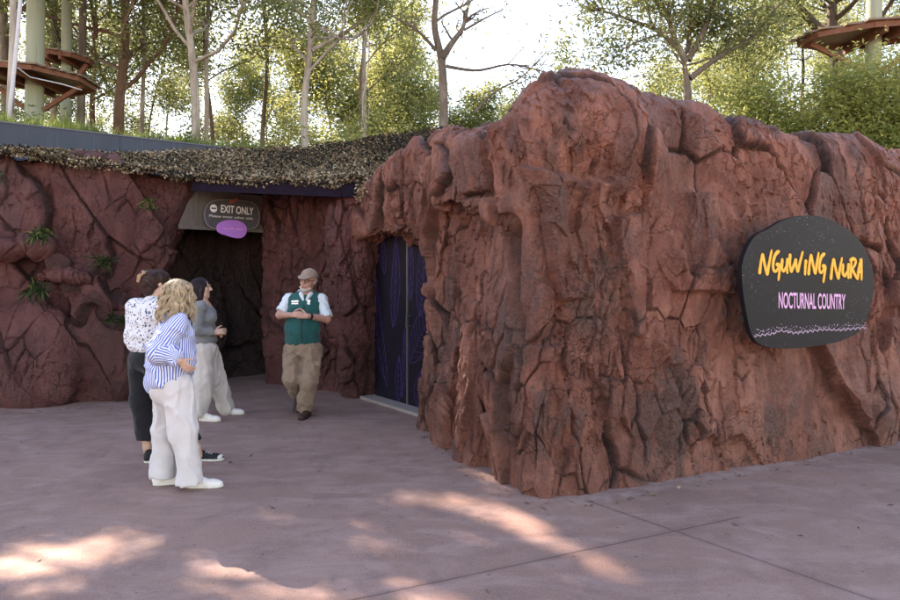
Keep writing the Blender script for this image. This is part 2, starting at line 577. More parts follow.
MGROUND = ground_mat()
gm = MB(); n = 24
gx = np.linspace(-1, 1, n); gx = np.sign(gx) * np.abs(gx) ** 2.2 * 400
X, Yg = np.meshgrid(gx, gx, indexing='ij')
i, j = np.meshgrid(np.arange(n - 1), np.arange(n - 1), indexing='ij')
q = np.stack([i * n + j, (i + 1) * n + j, (i + 1) * n + j + 1, i * n + j + 1], -1).reshape(-1, 4)
gm.add(np.stack([X, Yg, X * 0], -1).reshape(-1, 3), q)
o = gm.build('ground', MGROUND, smooth=False, origin=(0, 0, 0)); o['kind'] = 'structure'

# raised planted bank behind the building
def bank_z(x, y):
    return 3.45 + .03 * (y - 12) + .25 * np.sin(x * .31 + 1) * np.cos(y * .23)

bx = np.linspace(-60, 60, 90); by = np.concatenate([[9.9, 10.2], np.linspace(10.9, 70, 60)])
X, Yb = np.meshgrid(bx, by, indexing='ij')
# front edge follows the back of the building
fr = np.interp(bx, [-60, -6.4, -2, .5, 60], [9.6, 10.15, 13.7, 13.9, 16.0])
Yb = fr[:, None] + (Yb - 9.9)
Zb = bank_z(X, Yb); Zb[:, 0] = -.05
i, j = np.meshgrid(np.arange(len(bx) - 1), np.arange(len(by) - 1), indexing='ij'); nb = len(by)
q = np.stack([i * nb + j, (i + 1) * nb + j, (i + 1) * nb + j + 1, i * nb + j + 1], -1).reshape(-1, 4)
m = N('soil_and_litter'); p = m.geo()
c = m.mix(m.ramp(m.noise(p, 1.2, 5), [(.35, 0.0), (.65, 1.0)]), (.06, .045, .03), (.07, .09, .03))
MSOIL = m.done(m.bsdf(c, .9, m.bump(m.noise(p, 12, 5), .5, .05)))
o = make('hillside', np.stack([X, Yb, Zb], -1).reshape(-1, 3), q, MSOIL, origin=(0, 20, 0)); o['kind'] = 'structure'

# ------------------------------------------------------------------ sculpted rock walls
ROCK_R = rock_mat('red_rock_render', (.045, .012, .008), (.150, .043, .027), (.320, .125, .086), .92, 0.0,
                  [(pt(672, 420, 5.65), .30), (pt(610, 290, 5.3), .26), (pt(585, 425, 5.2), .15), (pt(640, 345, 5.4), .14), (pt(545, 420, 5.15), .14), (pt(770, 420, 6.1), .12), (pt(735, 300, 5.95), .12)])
ROCK_L = rock_mat('shade_painted_maroon_rock', (.048, .013, .012), (.096, .025, .023), (.145, .050, .044), .40, 7.0, (), .6)  # darker than the right wall: deep tree shade is put into the colour

ROCK_D = rock_mat('shade_painted_passage_rock', (.012, .005, .004), (.024, .009, .007), (.042, .017, .014), .4, 3.0)  # the passage's deep shade is put into this near-black colour


def rock_disp(P, sc=1.0, facet=.09, crack=.08, fine=1.0, off=0, topz=None, shear=.25, chips=1.0, warp=.13):
    W = P + warp * vecnoise(P * 1.2, off) + .012 * vecnoise(P * 8.0, off + 5)
    Q = W.copy(); Q[:, 0] += shear * Q[:, 2]
    Q = Q * np.array([1 / .54, 1 / .54, 1 / 1.20], f32) / sc
    F1, F2, D, R = worley(Q, off)
    soft = 1.0 if topz is None else 1 - .7 * sstep(topz - .70, topz - .15, P[:, 2])
    d = facet * (.9 * (R[:, 3] - .5) + 2.2 * (D * (R[:, :3] - .5)).sum(1))
    cm = sstep(-.1, .3, vnoise(P * 1.1, off + 9))
    c1 = np.exp(-((F2 - F1) / .030) ** 2) * cm
    d = d * (.30 + .70 * soft) - crack * c1 * (.35 + .65 * soft) * (1 if topz is None else 1 - .9 * np.exp(-((P - np.array([.95, 5.4, 2.85], f32)) ** 2).sum(1) / .35))
    # second, smaller chipping, in patches
    pm = sstep(-.35, .20, vnoise(P * .9, off + 31) + .25 * vnoise(P * 3, off + 2)) * soft * chips
    Q2 = W.copy(); Q2[:, 0] -= shear * .6 * Q2[:, 2]; Q2 = Q2 * np.array([1 / .18, 1 / .18, 1 / .42], f32) / sc
    G1, G2, D2, R2 = worley(Q2, off + 7)
    c2 = np.exp(-((G2 - G1) / .045) ** 2) * sstep(-.2, .3, vnoise(P * 2.3, off + 14))
    d2 = .045 * (R2[:, 3] - .5) + .11 * (D2 * (R2[:, :3] - .5)).sum(1) - .03 * c2
    d += d2 * pm
    Q3 = W * np.array([1 / .065, 1 / .065, 1 / .13], f32)
    H1, H2, D3, R3 = worley(Q3, off + 3)
    d += fine * sstep(.0, .5, vnoise(P * 1.9, off + 71) + .2) * (.018 * (R3[:, 3] - .5) + .05 * (D3 * (R3[:, :3] - .5)).sum(1))
    r = 1 - np.abs(fbm(P * np.array([3.6, 3.6, 1.2], f32), 4, off + 3))
    d += fine * (.026 * (r - .6) + .010 * fbm(P * 11, 3, off + 4))
    d *= .35 + .65 * sstep(0, .45, P[:, 2])
    return d, np.clip(np.maximum(c1, .8 * c2 * pm), 0, 1)


def rock_object(name, label, cat, lo, hi, h, fn, mat, lv=2, **kw):
    n = np.ceil((np.array(hi) - lo) / h).astype(int)
    ax = [lo[i] + h * np.arange(n[i]) for i in range(3)]
    D = fn(*ax).astype(f32)
    m = np.abs(D) < .5
    I = np.argwhere(m); Pn = (np.array(lo) + I * h).astype(f32)
    D[m] += kw.pop('swell', .10) * fbm(Pn * np.array([.9, .9, .7], f32), 2, kw.get('off', 0) + 50)
    D[0] = D[-1] = 1; D[:, 0] = D[:, -1] = 1; D[:, :, -1] = 1
    V, Q = surface_nets(D, np.array(lo, float), h)
    V = relax(V, Q, 1)
    V, Nn, Q = subdivide(V, Q, lv)
    d, cr = rock_disp(V, **kw)
    V = V + Nn * d[:, None]
    # even out faces that the steps have stretched
    for _ in range(1):
        el_ = np.maximum(np.linalg.norm(V[Q[:, 0]] - V[Q[:, 1]], axis=1), np.linalg.norm(V[Q[:, 1]] - V[Q[:, 2]], axis=1))
        mk = np.zeros(len(V), bool); mk[Q[el_ > h * .85].ravel()] = True
        V2 = relax(V, Q, 1, .5); V = np.where(mk[:, None], V2, V)
    o = make(name, V, Q, mat, smooth=False, attrs={'crack': cr})
    el_ = np.maximum(np.linalg.norm(V[Q[:, 0]] - V[Q[:, 1]], axis=1), np.linalg.norm(V[Q[:, 1]] - V[Q[:, 2]], axis=1))
    o.data.polygons.foreach_set('use_smooth', el_ > h * .70); o.data.update()
    return tag(o, label, cat)


def grid_cap(ax, a, b, ra, rb):
    X, Y, Z = np.meshgrid(*ax, indexing='ij')
    P = np.stack([X, Y, Z], -1); a, b = np.array(a), np.array(b); ba = b - a
    t = np.clip(((P - a) @ ba) / (ba @ ba), 0, 1)
    return np.linalg.norm(P - a - t[..., None] * ba, axis=-1) - (ra + (rb - ra) * t)


def grid_ell(ax, c, r, rot=0.0, tilt=0.0):
    X, Y, Z = np.meshgrid(*ax, indexing='ij')
    X, Y, Z = X - c[0], Y - c[1], Z - c[2]
    X, Y = X * math.cos(rot) + Y * math.sin(rot), -X * math.sin(rot) + Y * math.cos(rot)
    X, Z = X * math.cos(tilt) + Z * math.sin(tilt), -X * math.sin(tilt) + Z * math.cos(tilt)
    k0 = np.sqrt((X / r[0]) ** 2 + (Y / r[1]) ** 2 + (Z / r[2]) ** 2)
    k1 = np.sqrt((X / r[0] ** 2) ** 2 + (Y / r[1] ** 2) ** 2 + (Z / r[2] ** 2) ** 2) + 1e-6
    return k0 * (k0 - 1) / k1


def grid_box(ax, c, h, rot=0.0, rnd=.08, tilt=0.0):
    X, Y, Z = np.meshgrid(*ax, indexing='ij')
    X, Y, Z = X - c[0], Y - c[1], Z - c[2]
    X, Y = X * math.cos(rot) + Y * math.sin(rot), -X * math.sin(rot) + Y * math.cos(rot)
    X, Z = X * math.cos(tilt) + Z * math.sin(tilt), -X * math.sin(tilt) + Z * math.cos(tilt)
    q = [np.abs(X) - h[0] + rnd, np.abs(Y) - h[1] + rnd, np.abs(Z) - h[2] + rnd]
    return np.sqrt(sum(np.maximum(a, 0) ** 2 for a in q)) + np.minimum(np.maximum(np.maximum(q[0], q[1]), q[2]), 0) - rnd


def idw(X, Y, pts):
    n = 0; d = 0
    for x, y, z in pts:
        w_ = 1 / (((X - x) ** 2 + (Y - y) ** 2) + .03) ** 1.5
        n = n + w_ * z; d = d + w_
    return n / d


RW = math.radians(27)
def boulder(*ax):
    X, Y = np.meshgrid(ax[0], ax[1], indexing='ij')
    P2 = [(9.4, 9.35), (4.4, 6.88), (3.58, 6.45), (2.54, 5.99), (1.92, 5.70), (1.11, 5.26), (.68, 5.12), (.48, 5.22), (.30, 5.95), (.16, 6.4),
          (.03, 6.8), (-.22, 7.45), (-.30, 7.72), (-.05, 7.95), (.5, 8.5), (1.2, 9.6), (3.0, 9.7), (5, 9.8), (9.4, 11.9)]
    d2 = poly2d(X, Y, P2)[:, :, None]
    Z = ax[2][None, None, :]
    H = idw(X, Y, [(.2, 7.2, 3.10), (.45, 6.2, 3.02), (.75, 5.65, 3.14), (1.0, 5.7, 3.26), (1.4, 5.8, 3.22), (2.3, 6.2, 3.20), (2.65, 6.4, 3.04),
                   (2.85, 6.5, 3.12), (3.3, 6.8, 3.06), (3.9, 7.0, 3.06), (4.5, 7.3, 2.98), (6, 8.2, 2.95), (9, 10, 2.9), (1.2, 8.5, 3.0), (4, 8.5, 2.9)])[:, :, None]
    D = smax(d2 + .05 * Z, Z - H, .40)
    # lintel over the purple door, its far end sloping down to the net
    L = grid_box(ax, (-.53, 8.22, 2.58), (1.05, .22, .52), math.atan2(-1.75, 1.30), .05)
    L = smin(L, grid_box(ax, (-.86, 8.60, 2.46), (.17, .22, .36), -.75, .04, .12), .03)
    L = smin(L, grid_box(ax, (-.45, 8.00, 2.62), (.20, .20, .40), -1.05, .04, -.10), .03)
    Xg, Yg_, Zg = np.meshgrid(*ax, indexing='ij')
    L = smax(L, (Zg - (3.06 + .24 * (Xg + .15))) * .95, .15)
    D = smin(D, L, .12)
    # overhanging head slab and block with a flat underside
    D = smin(D, grid_ell(ax, (1.02, 5.72, 2.70), (.72, .50, .46), RW), .30)
    D = smin(D, grid_box(ax, (.60, 5.56, 2.52), (.25, .34, .42), RW + .30, .05, .10), .09)
    D = smin(D, grid_box(ax, (.36, 6.10, 2.55), (.20, .42, .34), .35, .08, .15), .08)
    D = smin(D, grid_box(ax, (.10, 6.85, 2.62), (.20, .40, .36), .25, .08, -.1), .08)
    # hollows under them
    D = smax(D, -grid_ell(ax, (.47, 5.14, 1.72), (.16, .19, .34), RW, .25), .08)
    D = smax(D, -grid_ell(ax, (.02, 6.50, 2.02), (.24, .22, .12), .6), .06)
    D = smax(D, -grid_ell(ax, (1.15, 5.14, 1.55), (.26, .12, .34), RW, -.5), .10)
    D = smax(D, -grid_ell(ax, (1.55, 5.30, 2.35), (.20, .10, .30), RW, .3), .10)
    # slabs leaning on the left flank and toes at its foot
    D = smin(D, grid_box(ax, (.52, 5.62, .72), (.15, .18, .85), .5, .05, -.04), .05)
    D = smin(D, grid_box(ax, (.30, 6.18, .60), (.17, .22, .80), .4, .05, -.12), .04)
    D = smin(D, grid_box(ax, (.08, 6.90, .50), (.18, .24, .68), .3, .06, -.16), .05)
    D = smin(D, grid_cap(ax, (-.14, 7.45, -.1), (.02, 7.45, 2.9), .24, .22), .08)
    D = smin(D, grid_box(ax, (.84, 5.50, .55), (.20, .18, .70), RW - .25, .06, .07), .05)
    D = smin(D, grid_box(ax, (1.42, 5.74, .42), (.17, .20, .60), RW + .2, .05, .28), .06)
    D = smin(D, grid_box(ax, (2.05, 5.98, 1.75), (.20, .18, .62), RW + .15, .05, -.12), .06)
    D = smin(D, grid_box(ax, (3.75, 6.80, .75), (.26, .22, .60), RW - .2, .05, .15), .06)
    # vertical grooves in the long wall
    for gx_, gy_, z0, z1, r in ((1.75, 5.52, .9, 2.2, .10), (2.35, 5.84, .2, 1.9, .12), (3.0, 6.1, 2.2, 2.8, .10), (4.0, 6.62, .3, 1.4, .10)):
        D = smax(D, -grid_cap(ax, (gx_, gy_, z0), (gx_ + .12, gy_, z1), r, r * .5), .10)
    return D


rock_object('rock_wall', 'large reddish brown sculpted rock wall jutting forward and carrying the oval sign', 'rock wall',
            (-1.6, 4.7, -.12), (8.6, 10.6, 3.7), .044, boulder, ROCK_R, facet=.13, crack=.08, off=6, topz=3.1, warp=.10, swell=.055)


def left_wall(*ax):
    X, Y = np.meshgrid(ax[0], ax[1], indexing='ij')
    P2 = [(-10, 8.1), (-5.54, 8.64), (-4.6, 8.86), (-3.99, 9.06), (-3.2, 9.22), (-3.2, 9.75), (-6, 9.9), (-10, 9.6)]
    d2 = poly2d(X, Y, P2)[:, :, None]; Z = ax[2][None, None, :]
    H = np.interp(X, [-10, -5.5, -3.3], [3.16, 3.10, 2.88])[:, :, None]
    D = smax(d2 + .04 * Z, Z - H, .12)
    e = X[:, :, None] - np.interp(Z, [0, 1.27, 1.78, 2.22, 2.74], [-4.0, -3.92, -3.82, -3.68, -3.46])
    D = smax(D, e, .10)
    # ledges and planting pockets
    for c, r, ro in (((-5.15, 8.72, .55), (.6, .30, .75), .1), ((-4.35, 9.02, .75), (.45, .26, .9), .2), ((-5.95, 8.6, 1.05), (.5, .28, .34), 0),
                     ((-4.75, 8.78, 1.62), (.42, .24, .16), .2), ((-5.5, 8.62, 1.95), (.5, .22, .10), .1), ((-3.95, 9.12, .45), (.25, .22, .5), .3)):
        D = smin(D, grid_ell(ax, c, r, ro), .07)
    for c, r in (((-5.6, 8.50, 2.15), (.22, .16, .16)), ((-5.3, 8.42, 1.42), (.26, .18, .16)), ((-4.5, 8.72, 1.80), (.2, .16, .15)), ((-4.22, 8.8, 1.15), (.2, .18, .18)), ((-5.75, 8.4, .35), (.12, .3, .5))):
        D = smax(D, -grid_ell(ax, c, r), .08)
    return D


rock_object('rock_wall', 'maroon rock wall with painted shade and planted pockets left of the exit', 'rock wall',
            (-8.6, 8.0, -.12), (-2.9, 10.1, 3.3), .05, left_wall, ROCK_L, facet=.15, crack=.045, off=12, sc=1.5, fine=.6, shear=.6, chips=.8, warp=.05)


def portal(*ax):
    X, Y = np.meshgrid(ax[0], ax[1], indexing='ij')
    P2 = [(-2.72, 10.30), (-2.2, 10.02), (-1.75, 9.72), (-1.42, 9.40), (-1.15, 9.22), (-.98, 9.22), (-.90, 9.45), (-.5, 9.9), (-2.2, 11.4), (-2.72, 11.1)]
    d2 = poly2d(X, Y, P2)[:, :, None]; Z = ax[2][None, None, :]
    D = smax(d2 + .02 * Z, Z - 2.74 + 0 * d2, .08)
    D = smin(D, grid_cap(ax, (-1.27, 9.28, -.1), (-1.25, 9.14, 2.35), .21, .32), .06)
    D = smin(D, grid_cap(ax, (-1.85, 9.92, -.1), (-1.65, 9.78, 2.5), .22, .20), .08)
    D = smax(D, -grid_cap(ax, (-1.52, 9.38, .3), (-1.50, 9.38, 1.9), .12, .08), .08)
    return D


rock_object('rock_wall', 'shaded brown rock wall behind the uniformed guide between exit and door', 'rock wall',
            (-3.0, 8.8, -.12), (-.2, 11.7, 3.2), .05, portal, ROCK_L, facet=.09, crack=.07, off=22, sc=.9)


def passage(*ax):
    X, Y = np.meshgrid(ax[0], ax[1], indexing='ij')
    P2 = [(-5.0, 9.75), (-4.15, 10.0), (-3.32, 10.98), (-2.6, 11.5), (-2.6, 12.1), (-5.0, 12.1)]
    d2 = poly2d(X, Y, P2)[:, :, None]; Z = ax[2][None, None, :]
    D = smax(d2 + .03 * Z, Z - 2.95 + 0 * d2, .08)
    D = smin(D, grid_ell(ax, (-3.75, 10.6, .9), (.4, .3, .7), .8), .1)
    return D


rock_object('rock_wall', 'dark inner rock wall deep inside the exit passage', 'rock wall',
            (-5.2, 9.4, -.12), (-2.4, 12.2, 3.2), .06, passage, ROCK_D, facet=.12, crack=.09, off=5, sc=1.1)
# ------------------------------------------------------------------ roof over the entrances, netting, parapet
MBEAM = simple('dark_purple_painted_steel', (.012, .008, .016), .85, .15, 12, .08)
MDARK = simple('dark_ceiling_board', (.02, .014, .015), .8)
rf = thing('entrance_roof', (-2.3, 9.6, 2.6), 'flat roof with a dark purple fascia beam over the exit', 'roof')
b = MB()
out = [(-6.9, 9.3, 2.86), (-3.3, 9.35, 2.86), (-2.98, 9.02, 2.80), (-1.40, 8.86, 2.72), (-.2, 9.4, 2.72), (.2, 10.6, 2.9), (-1.5, 13.2, 2.96), (-6.9, 12.5, 2.96)]
b.prism(out, (0, 0, .07)); b.build('roof_slab', MDARK, rf)
b = MB()
b.bar((-3.34, 9.10, 2.775), (-1.36, 8.80, 2.665), .05, .15)
b.bar((-1.36, 8.80, 2.665), (-.70, 8.80, 2.72), .05, .16)
b.bar((-3.33, 9.11, 2.855), (-1.37, 8.79, 2.745), .075, .012)
b.build('fascia', MBEAM, rf)

# camouflage netting: sagging sheet of scrim tabs
front = [(-7.4, 8.35, 3.22), (-5.5, 8.52, 3.15), (-4.45, 8.72, 3.05), (-3.2, 9.0, 2.90), (-2.3, 8.88, 2.84), (-1.42, 8.74, 2.80), (-1.0, 8.74, 2.84), (-.55, 8.50, 2.96)]
back = [(-7.4, 9.35, 3.40), (-6.1, 9.55, 3.345), (-4.7, 10.4, 3.43), (-3.6, 11.4, 3.66), (-2.6, 11.7, 3.74), (-1.6, 11.6, 3.82), (-.9, 11.4, 3.92), (.2, 11.0, 3.99)]
front, back = np.array(front), np.array(back)
tp = np.linspace(0, 1, len(front))


def net_pt(u, v):
    A = np.stack([np.interp(u, tp, front[:, k]) for k in range(3)], -1)
    B = np.stack([np.interp(u, tp, back[:, k]) for k in range(3)], -1)
    P = A + (B - A) * v[:, None]
    P[:, 2] += -.10 * np.sin(v * math.pi) * (.6 + .4 * np.sin(u * 23)) + .03 * vnoise(P * 2.5) - .05 * (v < .02) * (vnoise(P * 4) + .3)
    return P


nu, nv = 160, 40
U, Vv = np.meshgrid(np.linspace(0, 1, nu), np.linspace(0, 1, nv), indexing='ij')
P = net_pt(U.ravel(), Vv.ravel()); P[:, 2] -= .035
i, j = np.meshgrid(np.arange(nu - 1), np.arange(nv - 1), indexing='ij')
q = np.stack([i * nv + j, (i + 1) * nv + j, (i + 1) * nv + j + 1, i * nv + j + 1], -1).reshape(-1, 4)
m = N('camouflage_scrim'); r = m.attr('rnd').outputs['Fac']
c = m.ramp(r, [(0.0, (.010, .009, .008)), (.34, (.055, .050, .025)), (.46, (.20, .125, .065)), (.58, (.32, .23, .14)), (.80, (.54, .44, .31))], 'CONSTANT')
c = m.mix(m.math('MULTIPLY', m.noise(m.geo(), 40, 3), .35), c, (.05, .04, .03), 'MIX')
d = m.bsdf(c, .85, spec=.15)
t = m.n('BsdfTranslucent', Color=c).outputs[0]
MNET = m.done(m.n('MixShader', i0=.2, i1=d, i2=t).outputs[0])
nt_ = thing('camouflage_net', (-3, 9.5, 2.8), 'mottled brown and green camouflage netting draped over the entrance roof', 'netting')
MNETB = simple('added_dark_sheet', (.02, .02, .014), .9)
make('added_dark_sheet', P, q, MNETB, nt_)  # black sheet added under the net to darken its gaps
n = 40000
uu, v_ = rng.random(n), rng.random(n) ** 1.15
v_[:3500] = rng.random(3500) * .03
P = net_pt(uu, v_); P += rng.normal(0, .012, P.shape)
P[:3500, 2] -= rng.random(3500) * .09
a = rng.random(n) * 2 * math.pi
T = np.stack([np.cos(a), np.sin(a) * .6, rng.normal(0, .7, n)], 1); T /= np.linalg.norm(T, axis=1)[:, None]
B_ = np.cross(T, rng.normal(0, 1, (n, 3)) + np.array([0, -.6, 1.2])); B_ /= np.linalg.norm(B_, axis=1)[:, None]
L = rng.uniform(.010, .034, n)[:, None]; W = rng.uniform(.006, .016, n)[:, None]
V = np.stack([P - T * L, P + B_ * W, P + T * L, P - B_ * W], 1).reshape(-1, 3)
rn = np.repeat(np.clip(rng.random(n) * .75 + .25 * (fbm(P * np.array([1.2, 1.2, 1.2]), 2) * .5 + .5) - .22 * sstep(.2, .9, uu) * v_, 0, 1), 4)
make('scrim', V, np.arange(4 * n).reshape(-1, 4), MNET, nt_, smooth=False, attrs={'rnd': rn})
# strips of netting that hang in front of the lintel
for s_, (px, y0, y1) in enumerate(((358, 183, 203), (363, 185, 196), (381, 176, 214))):
    b = MB(); k = 40
    for q_ in range(k):
        c0 = pt(px + rng.normal(0, 1.6), y0 + (y1 - y0) * q_ / k, 8.42 - .012 * px * 0)
        tt = nrm(rng.normal(0, 1, 3)); bb = nrm(np.cross(tt, rng.normal(0, 1, 3)))
        L1, W1 = .028, .012
        b.add([c0 - tt * L1, c0 + bb * W1, c0 + tt * L1, c0 - bb * W1], np.array([[0, 1, 2, 3]]), rng.random() * .6 + .4)
    b.build('hanging_strip', MNET, nt_, attr='rnd')

MSLATE = N('blue_grey_sheet'); p = MSLATE.geo()
c = MSLATE.mix(MSLATE.noise(MSLATE.map(p, (1, 1, .2)), 3, 5), (.030, .038, .055), (.058, .070, .095))
c = MSLATE.mix(MSLATE.ramp(MSLATE.noise(MSLATE.map(p, (6, 6, .3)), 3, 4), [(.6, 0.0), (.75, .35)]), c, (.13, .14, .15))
MSLATE = MSLATE.done(MSLATE.bsdf(c, .6, spec=.25))
pw = thing('parapet', (-4, 11.5, 3.2), 'blue grey sheet parapet edging the planted bank', 'parapet')
b = MB()
pl = [(-9.5, 8.2), (-6.45, 10.0), (-3.98, 12.1), (-2.0, 13.6), (1, 13.8)]
for k in range(len(pl) - 1):
    a_, b_ = np.array(pl[k]), np.array(pl[k + 1]); L_ = np.linalg.norm(b_ - a_); ns = max(1, int(L_ / 1.2))
    for s_ in range(ns):
        p0 = a_ + (b_ - a_) * (s_ / ns); p1 = a_ + (b_ - a_) * ((s_ + 1) / ns - .004 / L_)
        b.bar((*p0, 3.43), (*p1, 3.43), .05, .70)
b.build('panel', MSLATE, pw)
b = MB()
for k in range(len(pl) - 1): b.bar((*pl[k], 3.79), (*pl[k + 1], 3.79), .08, .02)
b.build('capping', simple('grey_capping', (.09, .10, .12), .5), pw)

# ------------------------------------------------------------------ purple door
D0, D1 = np.array([-.965, 9.18]), np.array([-.04, 7.91])           # hinge sides on plan
dd = nrm(D1 - D0); DV = np.array([dd[0], dd[1], 0]); DN = np.array([dd[1], -dd[0], 0])
if DN[1] > 0: DN = -DN
WD = .79
dr = thing('double_door', (*((D0 + D1) / 2), 0), 'black double door with purple leaf line art in the rock', 'door')
MDOOR = simple('black_door_paint', (.010, .007, .014), .6, .3, 8, .18)
MPURP = simple('purple_line_paint', (.042, .021, .098), .6, .3, 20)
MSTEEL = simple('brushed_steel', (.42, .40, .38), .35, .1, 40, .5, .9)
MSILL = simple('pale_concrete_sill', (.30, .25, .23), .8, .2, 25)
UP = np.array([0, 0, 1.0])


def dp(s, z, k=0.0): return np.array([*D0, 0]) + DV * s + UP * z + DN * k


def leaf_art(base, tip, wd, bend, veins=9, double=False):
    """outline, midrib and veins of one leaf as strokes in (s,z)"""
    base, tip = np.array(base, float), np.array(tip, float)
    ax_ = tip - base; nn = np.array([-ax_[1], ax_[0]]) / np.linalg.norm(ax_)
    t = np.linspace(0, 1, 26)
    mid = base + ax_ * t[:, None] + nn * (bend * np.sin(t * math.pi))[:, None]
    pr = wd * np.sin(t ** .8 * math.pi) ** .9
    S = [mid, mid + nn * pr[:, None], mid - nn * pr[:, None]]
    for k in range(1, veins):
        i_ = int(k / veins * 24)
        j_ = min(25, i_ + 3)
        for sg in (1, -1):
            S.append(np.linspace(mid[i_], mid[j_] + sg * nn * pr[j_] * .92, 5))
    return S


art = []
art += leaf_art((.30, .18), (.04, 1.55), .15, .12, 12)
art += leaf_art((.45, .95), (.52, 2.12), .10, -.03, 13)
art += leaf_art((.24, 1.62), (.20, 2.12), .07, .02, 7)
art += leaf_art((.84, .55), (1.55, 1.35), .19, .06, 12)
art += leaf_art((1.06, 1.12), (1.12, 2.10), .13, -.04, 13)
art += leaf_art((.58, .03), (.60, .62), .07, .02, 7)
art += leaf_art((1.00, .04), (1.10, .50), .09, .02, 7)
art += leaf_art((.86, 1.30), (.88, 2.08), .06, .01, 9)
art += leaf_art((.66, .10), (.72, .95), .05, -.02, 8)
for li, (s0, s1) in enumerate(((.0, WD - .004), (WD + .004, 2 * WD))):
    b = MB(); b.box((dp(s0, 0.02) + dp(s1, 2.16)) / 2, [(s1 - s0) / 2, .02, 1.07], [DV, DN, UP])
    lf = b.build('door_leaf', MDOOR, dr)
    b = MB(); cnt = 0
    for S in art:
        mS = (S[:, 0] > s0 + .012) & (S[:, 0] < s1 - .012)
        idx_ = np.nonzero(mS)[0]
        if len(idx_) < 2: continue
        S2 = S[idx_[0]:idx_[-1] + 1]
        if not ((S2[:, 0] > s0) & (S2[:, 0] < s1)).all(): continue
        cnt += 1
        b.ribbon([dp(x, z, .0205) for x, z in S2], .009 if len(S) > 10 else .005, DN, t=.0015 + .0001 * (cnt % 9))
    b.build('leaf_art', MPURP, lf)
    b = MB(); sx_ = WD - .07 if li == 0 else WD + .07
    if li == 1:
        b.bar(dp(sx_, .98, .075), dp(sx_, 1.14, .075), .018, .022, DN)
        b.bar(dp(sx_, 1.0, .02), dp(sx_, 1.0, .075), .014); b.bar(dp(sx_, 1.12, .02), dp(sx_, 1.12, .075), .014)
        b.build('handle', MSTEEL, lf)
b = MB(); b.box(dp(WD + .0, 1.09, .026), [.012, .006, 1.06], [DV, DN, UP]); b.build('meeting_strip', MSTEEL, dr)
b = MB(); b.box(dp(WD, .02, .08), [WD + .04, .14, .018], [DV, DN, UP]); b.build('threshold', MSILL, dr)

# ------------------------------------------------------------------ lettering helpers
def text_mesh(body, fat=0.0):
    cu = bpy.data.curves.new('lettering', 'FONT'); cu.body = body; cu.offset = fat; cu.resolution_u = 4
    o = bpy.data.objects.new('lettering', cu); COL.objects.link(o)
    dg = bpy.context.evaluated_depsgraph_get(); me = bpy.data.meshes.new_from_object(o.evaluated_get(dg))
    V = np.array([v.co[:] for v in me.vertices]); Fc = [list(p_.vertices) for p_ in me.polygons]
    bpy.data.objects.remove(o); bpy.data.curves.remove(cu); bpy.data.meshes.remove(me)
    return V, Fc


def text_on(name, body, mat, parent, P00, ex, ey, nrm_, fat=0.0, w=1.0, h=1.0, lift=.003):
    V, Fc = text_mesh(body, fat)
    lo, hi = V.min(0), V.max(0)
    u = (V[:, 0] - lo[0]) / (hi[0] - lo[0]) * w; v = (V[:, 1] - lo[1]) / (hi[1] - lo[1]) * h
    W_ = np.array(P00)[None] + u[:, None] * ex + v[:, None] * ey + nrm_ * lift
    me = bpy.data.meshes.new(name); me.from_pydata((W_ - ORG[parent]).tolist(), [], Fc); me.materials.append(mat)
    o = bpy.data.objects.new(name, me); COL.objects.link(o); o.parent = parent; ORG[o] = ORG[parent]
    return o


class Plane:
    def __init__(s, c, ex):
        s.c = np.array(c, float); s.ex = nrm(ex); s.n = np.cross(s.ex, UP); s.n = -s.n if s.n @ -s.c < 0 else s.n

    def hit(s, px, py, lift=0.0):
        d = np.array([(px - CX) / F, 1.0, -(py - HY) / F]); o_ = np.array([0, 0, CZ]); c = s.c + s.n * lift
        return o_ + d * (((c - o_) @ s.n) / (d @ s.n))


def closed(pts, n=90):
    """smooth closed curve through points"""
    P = np.array(pts, float); m_ = len(P); out_ = []
    for k in range(m_):
        p0, p1, p2, p3 = P[(k - 1) % m_], P[k], P[(k + 1) % m_], P[(k + 2) % m_]
        for t in np.linspace(0, 1, max(3, n // m_), endpoint=False):
            out_.append(.5 * ((2 * p1) + (-p0 + p2) * t + (2 * p0 - 5 * p1 + 4 * p2 - p3) * t * t + (-p0 + 3 * p1 - 3 * p2 + p3) * t ** 3))
    return np.array(out_)


# ------------------------------------------------------------------ oval sign on the long wall
sp_ = Plane((3.16, 6.05, 1.6), (math.cos(RW), math.sin(RW), 0))
zc = lambda x, y: (735 + x / 4.0, 205 + y / 4.0)
outl = closed([zc(28, 300), zc(34, 215), zc(75, 130), (768, 229), (785, 219.5), (803, 215.5), (822, 217), zc(440, 90), zc(500, 145), zc(540, 220), zc(556, 300),
               zc(548, 380), zc(522, 470), zc(488, 512), zc(420, 545), zc(300, 568), zc(190, 574), zc(110, 562), zc(68, 520), zc(44, 420)], 120)
O3 = np.array([sp_.hit(x, y) for x, y in outl])
sg = thing('oval_sign', O3.mean(0), 'black pebble shaped sign with yellow and pink lettering on the rock', 'sign')
m = N('sign_face'); p = m.geo()
c = m.mix(m.noise(p, 2.2, 3), (.006, .007, .009), (.013, .014, .018))
for sc, r_, pr in ((46.0, .13, .84), (90.0, .16, .78)):
    vv = m.n('TexVoronoi', {'feature': 'F1'}, Vector=p, Scale=sc); se = m.n('SeparateColor', Color=vv.outputs['Color'])
    k = m.math('MULTIPLY', m.math('LESS_THAN', vv.outputs['Distance'], r_), m.math('GREATER_THAN', se.outputs[0], pr))
    k = m.math('MULTIPLY', k, m.ramp(m.noise(p, 2.6, 3), [(.42, 0.0), (.62, .8)]))
    c = m.mix(k, c, (.55, .55, .70))
MSIGN = m.done(m.bsdf(c, .5, m.bump(m.noise(p, 6, 2), .03, .01), .15))
